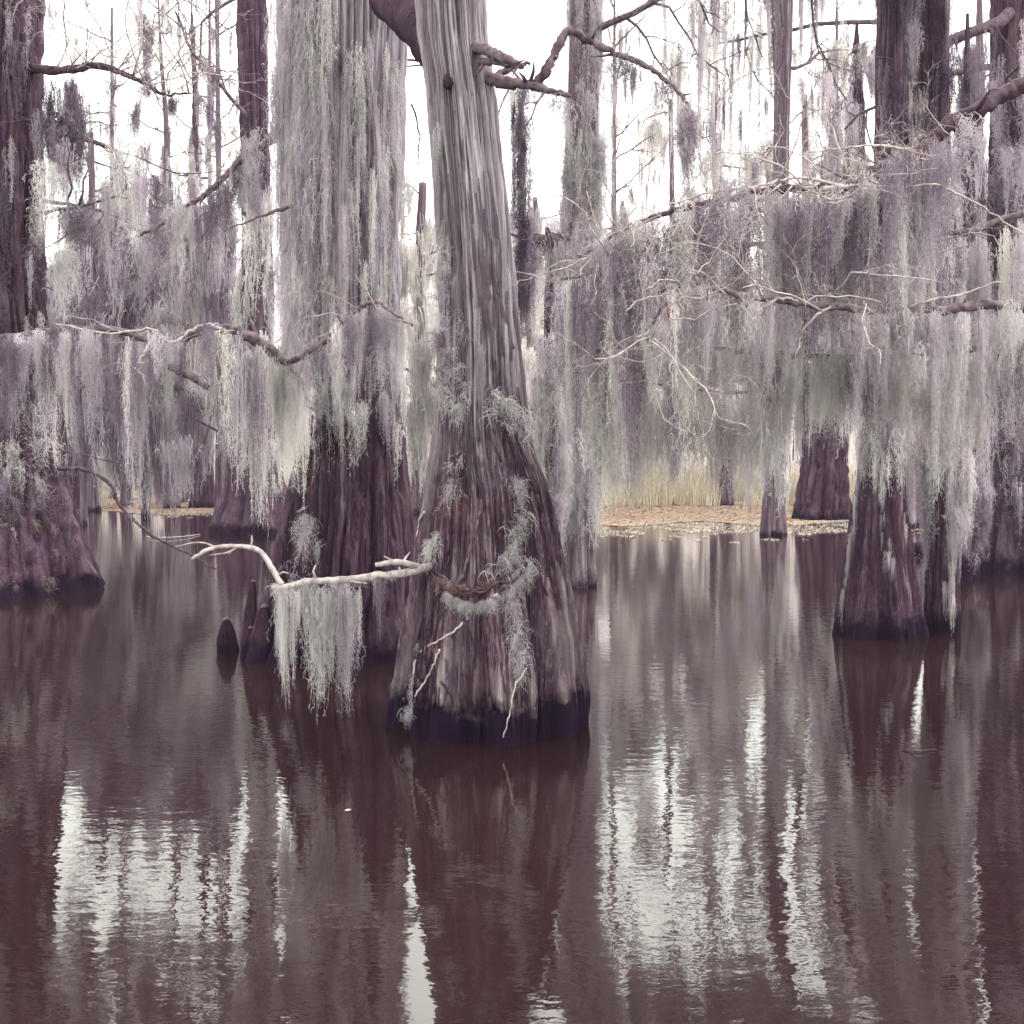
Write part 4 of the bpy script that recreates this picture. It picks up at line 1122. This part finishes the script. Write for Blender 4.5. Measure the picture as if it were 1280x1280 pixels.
mid_specs = [
    ('shaggy low cypress hung with dusky moss just right of the left edge tree', 104, 36, 7, 9.6, 12, (LAV, DUSK, DUSK)),
    ('dusky moss hung cypress low in the left gap beneath the white sky', 182, 40, 7, 11, 13, (LAV, DUSK, PALE)),
    ('low mossy cypress pressed against the left side of the tall dark trunk', 286, 38, 10, 10.5, 11, (LAV, DUSK, PALE)),
    ('low veiled cypress in the gap right behind the closest trunk', 672, 42, 10, 11.5, 12, (PALE, LAV, CREAM)),
    ('grey stem rising left of the white sky gap, thick with dull moss', 118, 46, 12, 15, 12, (LAV, PALE, DUSK)),
    ('pale mossy stem between the far thin bare pair and the left edge tree', 158, 50, 11, 13, 12, (LAV, PALE)),
    ('leaning grey cypress low between the bare reddish topped tree and the dark trunk', 232, 55, 15, 13, 10, (PALE, LAV)),
    ('bleached cypress glimpsed in the narrow gap between the two big trunks', 523, 44, 16, 12.5, 12, (CREAM, PALE)),
    ('pale column of moss standing right of the straight pale cypress', 780, 57, 9, 14.5, 14, (PALE, CREAM, LAV)),
    ('tall faint cypress in the white sky gap left of the small straight cypress', 842, 58, 10, 20, 10, (LAV, PALE, CREAM)),
    ('dark short footed cypress standing among the dry reeds', 908, 51, 14, 13, 12, (LAV, PALE, CREAM)),
    ('faint grey cypress right of the small straight cypress, topped by a white sky gap', 1010, 54, 13, 19, 10, (PALE, LAV)),
    ('mossy trunk standing in the reeds between the two shaggy right trees', 1143, 53, 14, 18, 12, (PALE, LAV, CREAM)),
    ('grey trunk deep behind the shaggy right pair, under heavy moss', 1225, 45, 15, 20, 12, (LAV, DUSK)),
]
for i, (lab, px, d, w, top, nl, cols) in enumerate(mid_specs):
    lx = random.uniform(-8, 8)
    yt = 575 - (top - 2) / d * F
    yb = 575 + EYE * F / d
    t, k = mid_tree(lab, px, [(max(yt, -20), px + lx - w * .3, px + lx + w * .3), (300, px + lx * .4 - w * .4, px + lx * .4 + w * .4), (540, px - w * .42, px + w * .42), (yb, px - w * .8, px + w * .8)], d, top, 200 + i, nl, cols, 8, lib=MOSS_FAR, wid=(0.7, 1.3), mossy=(1.2, 3.4), zr=(2.6, top * .98))
    trunk_moss(t, k, 40, 250, 575, (1.0, 2.6), (.4, .9), MOSS_FAR, cols)

for i, (lab, px, d, top) in enumerate((
    ('spindly bare sapling against the white sky, right of the thin matching pair', 262, 52, 23),
    ('spindly leafless stem in the white sky between the edge tree and the reddish topped one', 140, 56, 22),
    ('thin faint stem in the white sky just right of the straight pale cypress', 768, 55, 24),
    ('thin faint leafless stem in the middle of the right white sky gap', 893, 57, 24),
    ('thin faint mossy stem between the small straight cypress and the high boughed one', 1046, 52, 24))):
    w = 6
    t, k = mid_tree(lab, px, [(10, px - w * .3, px + w * .3), (300, px - w * .5, px + w * .5), (632, px - w, px + w)], d, top, 400 + i, 9, (LAV, PALE), 8, mossy=(.8, 2.8), wid=(.5, 1.0), ups=14, zr=(5, top))
    trunk_moss(t, k, 18, 60, 420, (1.2, 3.0), (.5, 1.1), MOSS_MID, (LAV, PALE))
# moss roped on high boughs in front of the right sky gap
th, kh = mid_tree('high boughed mossy cypress far right whose ropes of moss hang across the white sky', 1128, [(0, 1122, 1146), (300, 1118, 1146), (560, 1112, 1150), (640, 1104, 1158)], 34, 26, 301, 0, (LAV,), 0)
for i in range(7):
    z = 14.5 + i * 1.0
    limb_on(th, kh, z, R(random.uniform(150, 215)), random.uniform(4.5, 8.5), LIMBS, .05, moss_n=15, moss_L=(1.0, 4.5), moss_w=(.5, 1.1), mlib=MOSS_MID, cols=(LAV, PALE, DUSK), thick=.7)

# ------------------------------------------------------------------ the far wood: hundreds of trunks and veils beyond the reeds
def far_wood():
    rng = np.random.default_rng(77)
    mb = MB(); mt = MB()
    nt = 260
    y = rng.uniform(60, 118, nt); x = rng.uniform(-0.62, 0.62, nt) * y
    for i in range(nt):
        h = rng.uniform(11, 17) * (y[i] / 75) ** 0.5 * (1 + 0.12 * math.sin(x[i] * .12 + 1)); r = rng.uniform(.16, .42)
        K = 8; z = np.linspace(-.2, h, K)
        P = np.stack([x[i] + np.cumsum(rng.normal(0, .10, K)), y[i] + z * 0, z], -1)
        rad = r * (1 - .75 * (z / h)) + r * 1.2 * np.exp(-np.clip(z, 0, 99) * 1.1)
        tube(mt, P, rad, 7, False)
        for b in range(15):
            zb = rng.uniform(.10, 1.0) * h; a = rng.uniform(0, 6.28); L = rng.uniform(1.2, 3.4) * (1.2 - .5 * zb / h)
            q0 = np.array([np.interp(zb, z, P[:, 0]), y[i], zb]); t = np.linspace(0, 1, 5)[:, None]
            B = q0 + t * L * np.array([math.cos(a), math.sin(a), rng.uniform(-.1, .7)]) + rng.normal(0, .12, (5, 3)) * t
            tube(mt, B, .05 * (1.1 - t[:, 0]), 4, False)
            m = 46
            s = rng.random(m) ** .8 * 4; k0 = np.minimum(s.astype(int), 3); f = (s - k0)[:, None]
            T0 = B[k0] * (1 - f) + B[k0 + 1] * f + rng.normal(0, .16, (m, 3)) * [1, 1, .3]
            ll = np.minimum(rng.gamma(2.2, .8, m) + .3, T0[:, 2] - .6); ll = np.maximum(ll, .2)
            tt = np.linspace(0, 1, 5)[None]
            PP = np.stack([T0[:, :1] + np.cumsum(rng.normal(0, .035, (m, 5)), 1), T0[:, 1:2] + np.cumsum(rng.normal(0, .035, (m, 5)), 1), T0[:, 2:] - ll[:, None] * tt], -1)
            aa = rng.normal(0, .6, m); side = np.stack([np.cos(aa), np.sin(aa), aa * 0], -1)
            ribbons(mb, PP, .045 * (1.05 - tt ** 1.5 * .85) * rng.uniform(.5, 1.6, (m, 1)), side)
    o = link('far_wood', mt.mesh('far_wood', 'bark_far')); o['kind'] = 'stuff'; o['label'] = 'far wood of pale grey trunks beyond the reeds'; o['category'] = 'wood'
    f = link('far_moss', mb.mesh('far_moss', 'moss')); f['kind'] = 'stuff'; f['label'] = 'veils of grey moss hanging all through the far wood'; f['category'] = 'moss'
    f.color = (0.78, 0.75, 0.75, 1)
far_wood()

# ------------------------------------------------------------------ small things on the water
def log(pts, r0, r1, mat, name, label, cat, sides=8, parts=()):
    P = np.array(pts, float)
    S = smooth_path(np.concatenate([P, np.linspace(r0, r1, len(P))[:, None]], 1), 6)
    mb = MB(); tube(mb, S[:, :3], S[:, 3] * (1 + RNG.normal(0, .08, len(S))), sides)
    for q, a, b in parts:
        S = smooth_path(np.concatenate([np.array(q, float), np.linspace(a, b, len(q))[:, None]], 1), 5); tube(mb, S[:, :3], S[:, 3], 6)
    return meshthing(name, mb.mesh(name, mat), label, cat)
def wpt(px, py, z=0.0):
    d = (EYE - z) / ((py - 575) / F); p = at(px, py, d); return np.array([p[0], p[1], z])
log([wpt(1138, 686, .02), wpt(1146, 686, .12), wpt(1156, 685, .10), wpt(1166, 685, .03)], .14, .12, 'knee', 'driftwood', 'black waterlogged driftwood lump between the two shaggy right trees', 'driftwood',
    parts=[([at(1134, 668, 26.2), at(1148, 664, 26.2), at(1164, 668, 26.1), at(1172, 676, 26.0)], .03, .015)])
log([wpt(183, 671, .02), wpt(200, 672, .05), wpt(225, 671, .04), wpt(250, 668, .02)], .016, .010, 'dead', 'floating_stick', 'pale stick floating in front of the tall dark trunk on the left', 'stick', 6)
log([wpt(84, 600, .3), wpt(105, 602, .5), wpt(128, 598, .5)], .10, .05, 'dead', 'fallen_log', 'pale fallen log lying across the far left bank', 'log', 7)
log([wpt(1128, 941, .004), wpt(1145, 942, .01), wpt(1158, 941, .01), wpt(1172, 940, .006)], .006, .004, 'limb_dark', 'floating_twig', 'dark twig floating alone on the right foreground water', 'twig', 5, parts=[([wpt(1138, 944, .004), wpt(1146, 948, .008), wpt(1155, 950, .004)], .003, .002)])
mb = MB(); c = wpt(435, 1018, .006); V = np.array([[-.022, -.004, 0], [-.005, .012, .004], [.02, .004, .006], [.006, -.012, .002]]) + c; mb.add(V, [[3, 2, 1, 0]])
meshthing('floating_leaf', mb.mesh('floating_leaf', 'leaf'), 'single pale leaf floating on the dark water in front', 'leaf')

# ------------------------------------------------------------------ haze
def haze_box(density=0.008):
    mb = MB(); x0, x1, y0, y1, z0, z1 = -430, 430, -130, 630, -2.9, 32
    V = [(x, y, z) for z in (z0, z1) for y in (y0, y1) for x in (x0, x1)]
    mb.add(V, [[0, 2, 3, 1], [4, 5, 7, 6], [0, 1, 5, 4], [2, 6, 7, 3], [0, 4, 6, 2], [1, 3, 7, 5]])
    m, ns, ls = material('haze')
    v = node(ns, 'ShaderNodeVolumePrincipled')
    v.inputs['Color'].default_value = (0.80, 0.62, 0.88, 1)
    v.inputs['Density'].default_value = density
    o = node(ns, 'ShaderNodeOutputMaterial'); ls.new(v.outputs[0], o.inputs['Volume'])
    h = link('haze', mb.mesh('haze', m, False)); h['kind'] = 'stuff'
HAZE = 0.0007
if HAZE: haze_box(HAZE)
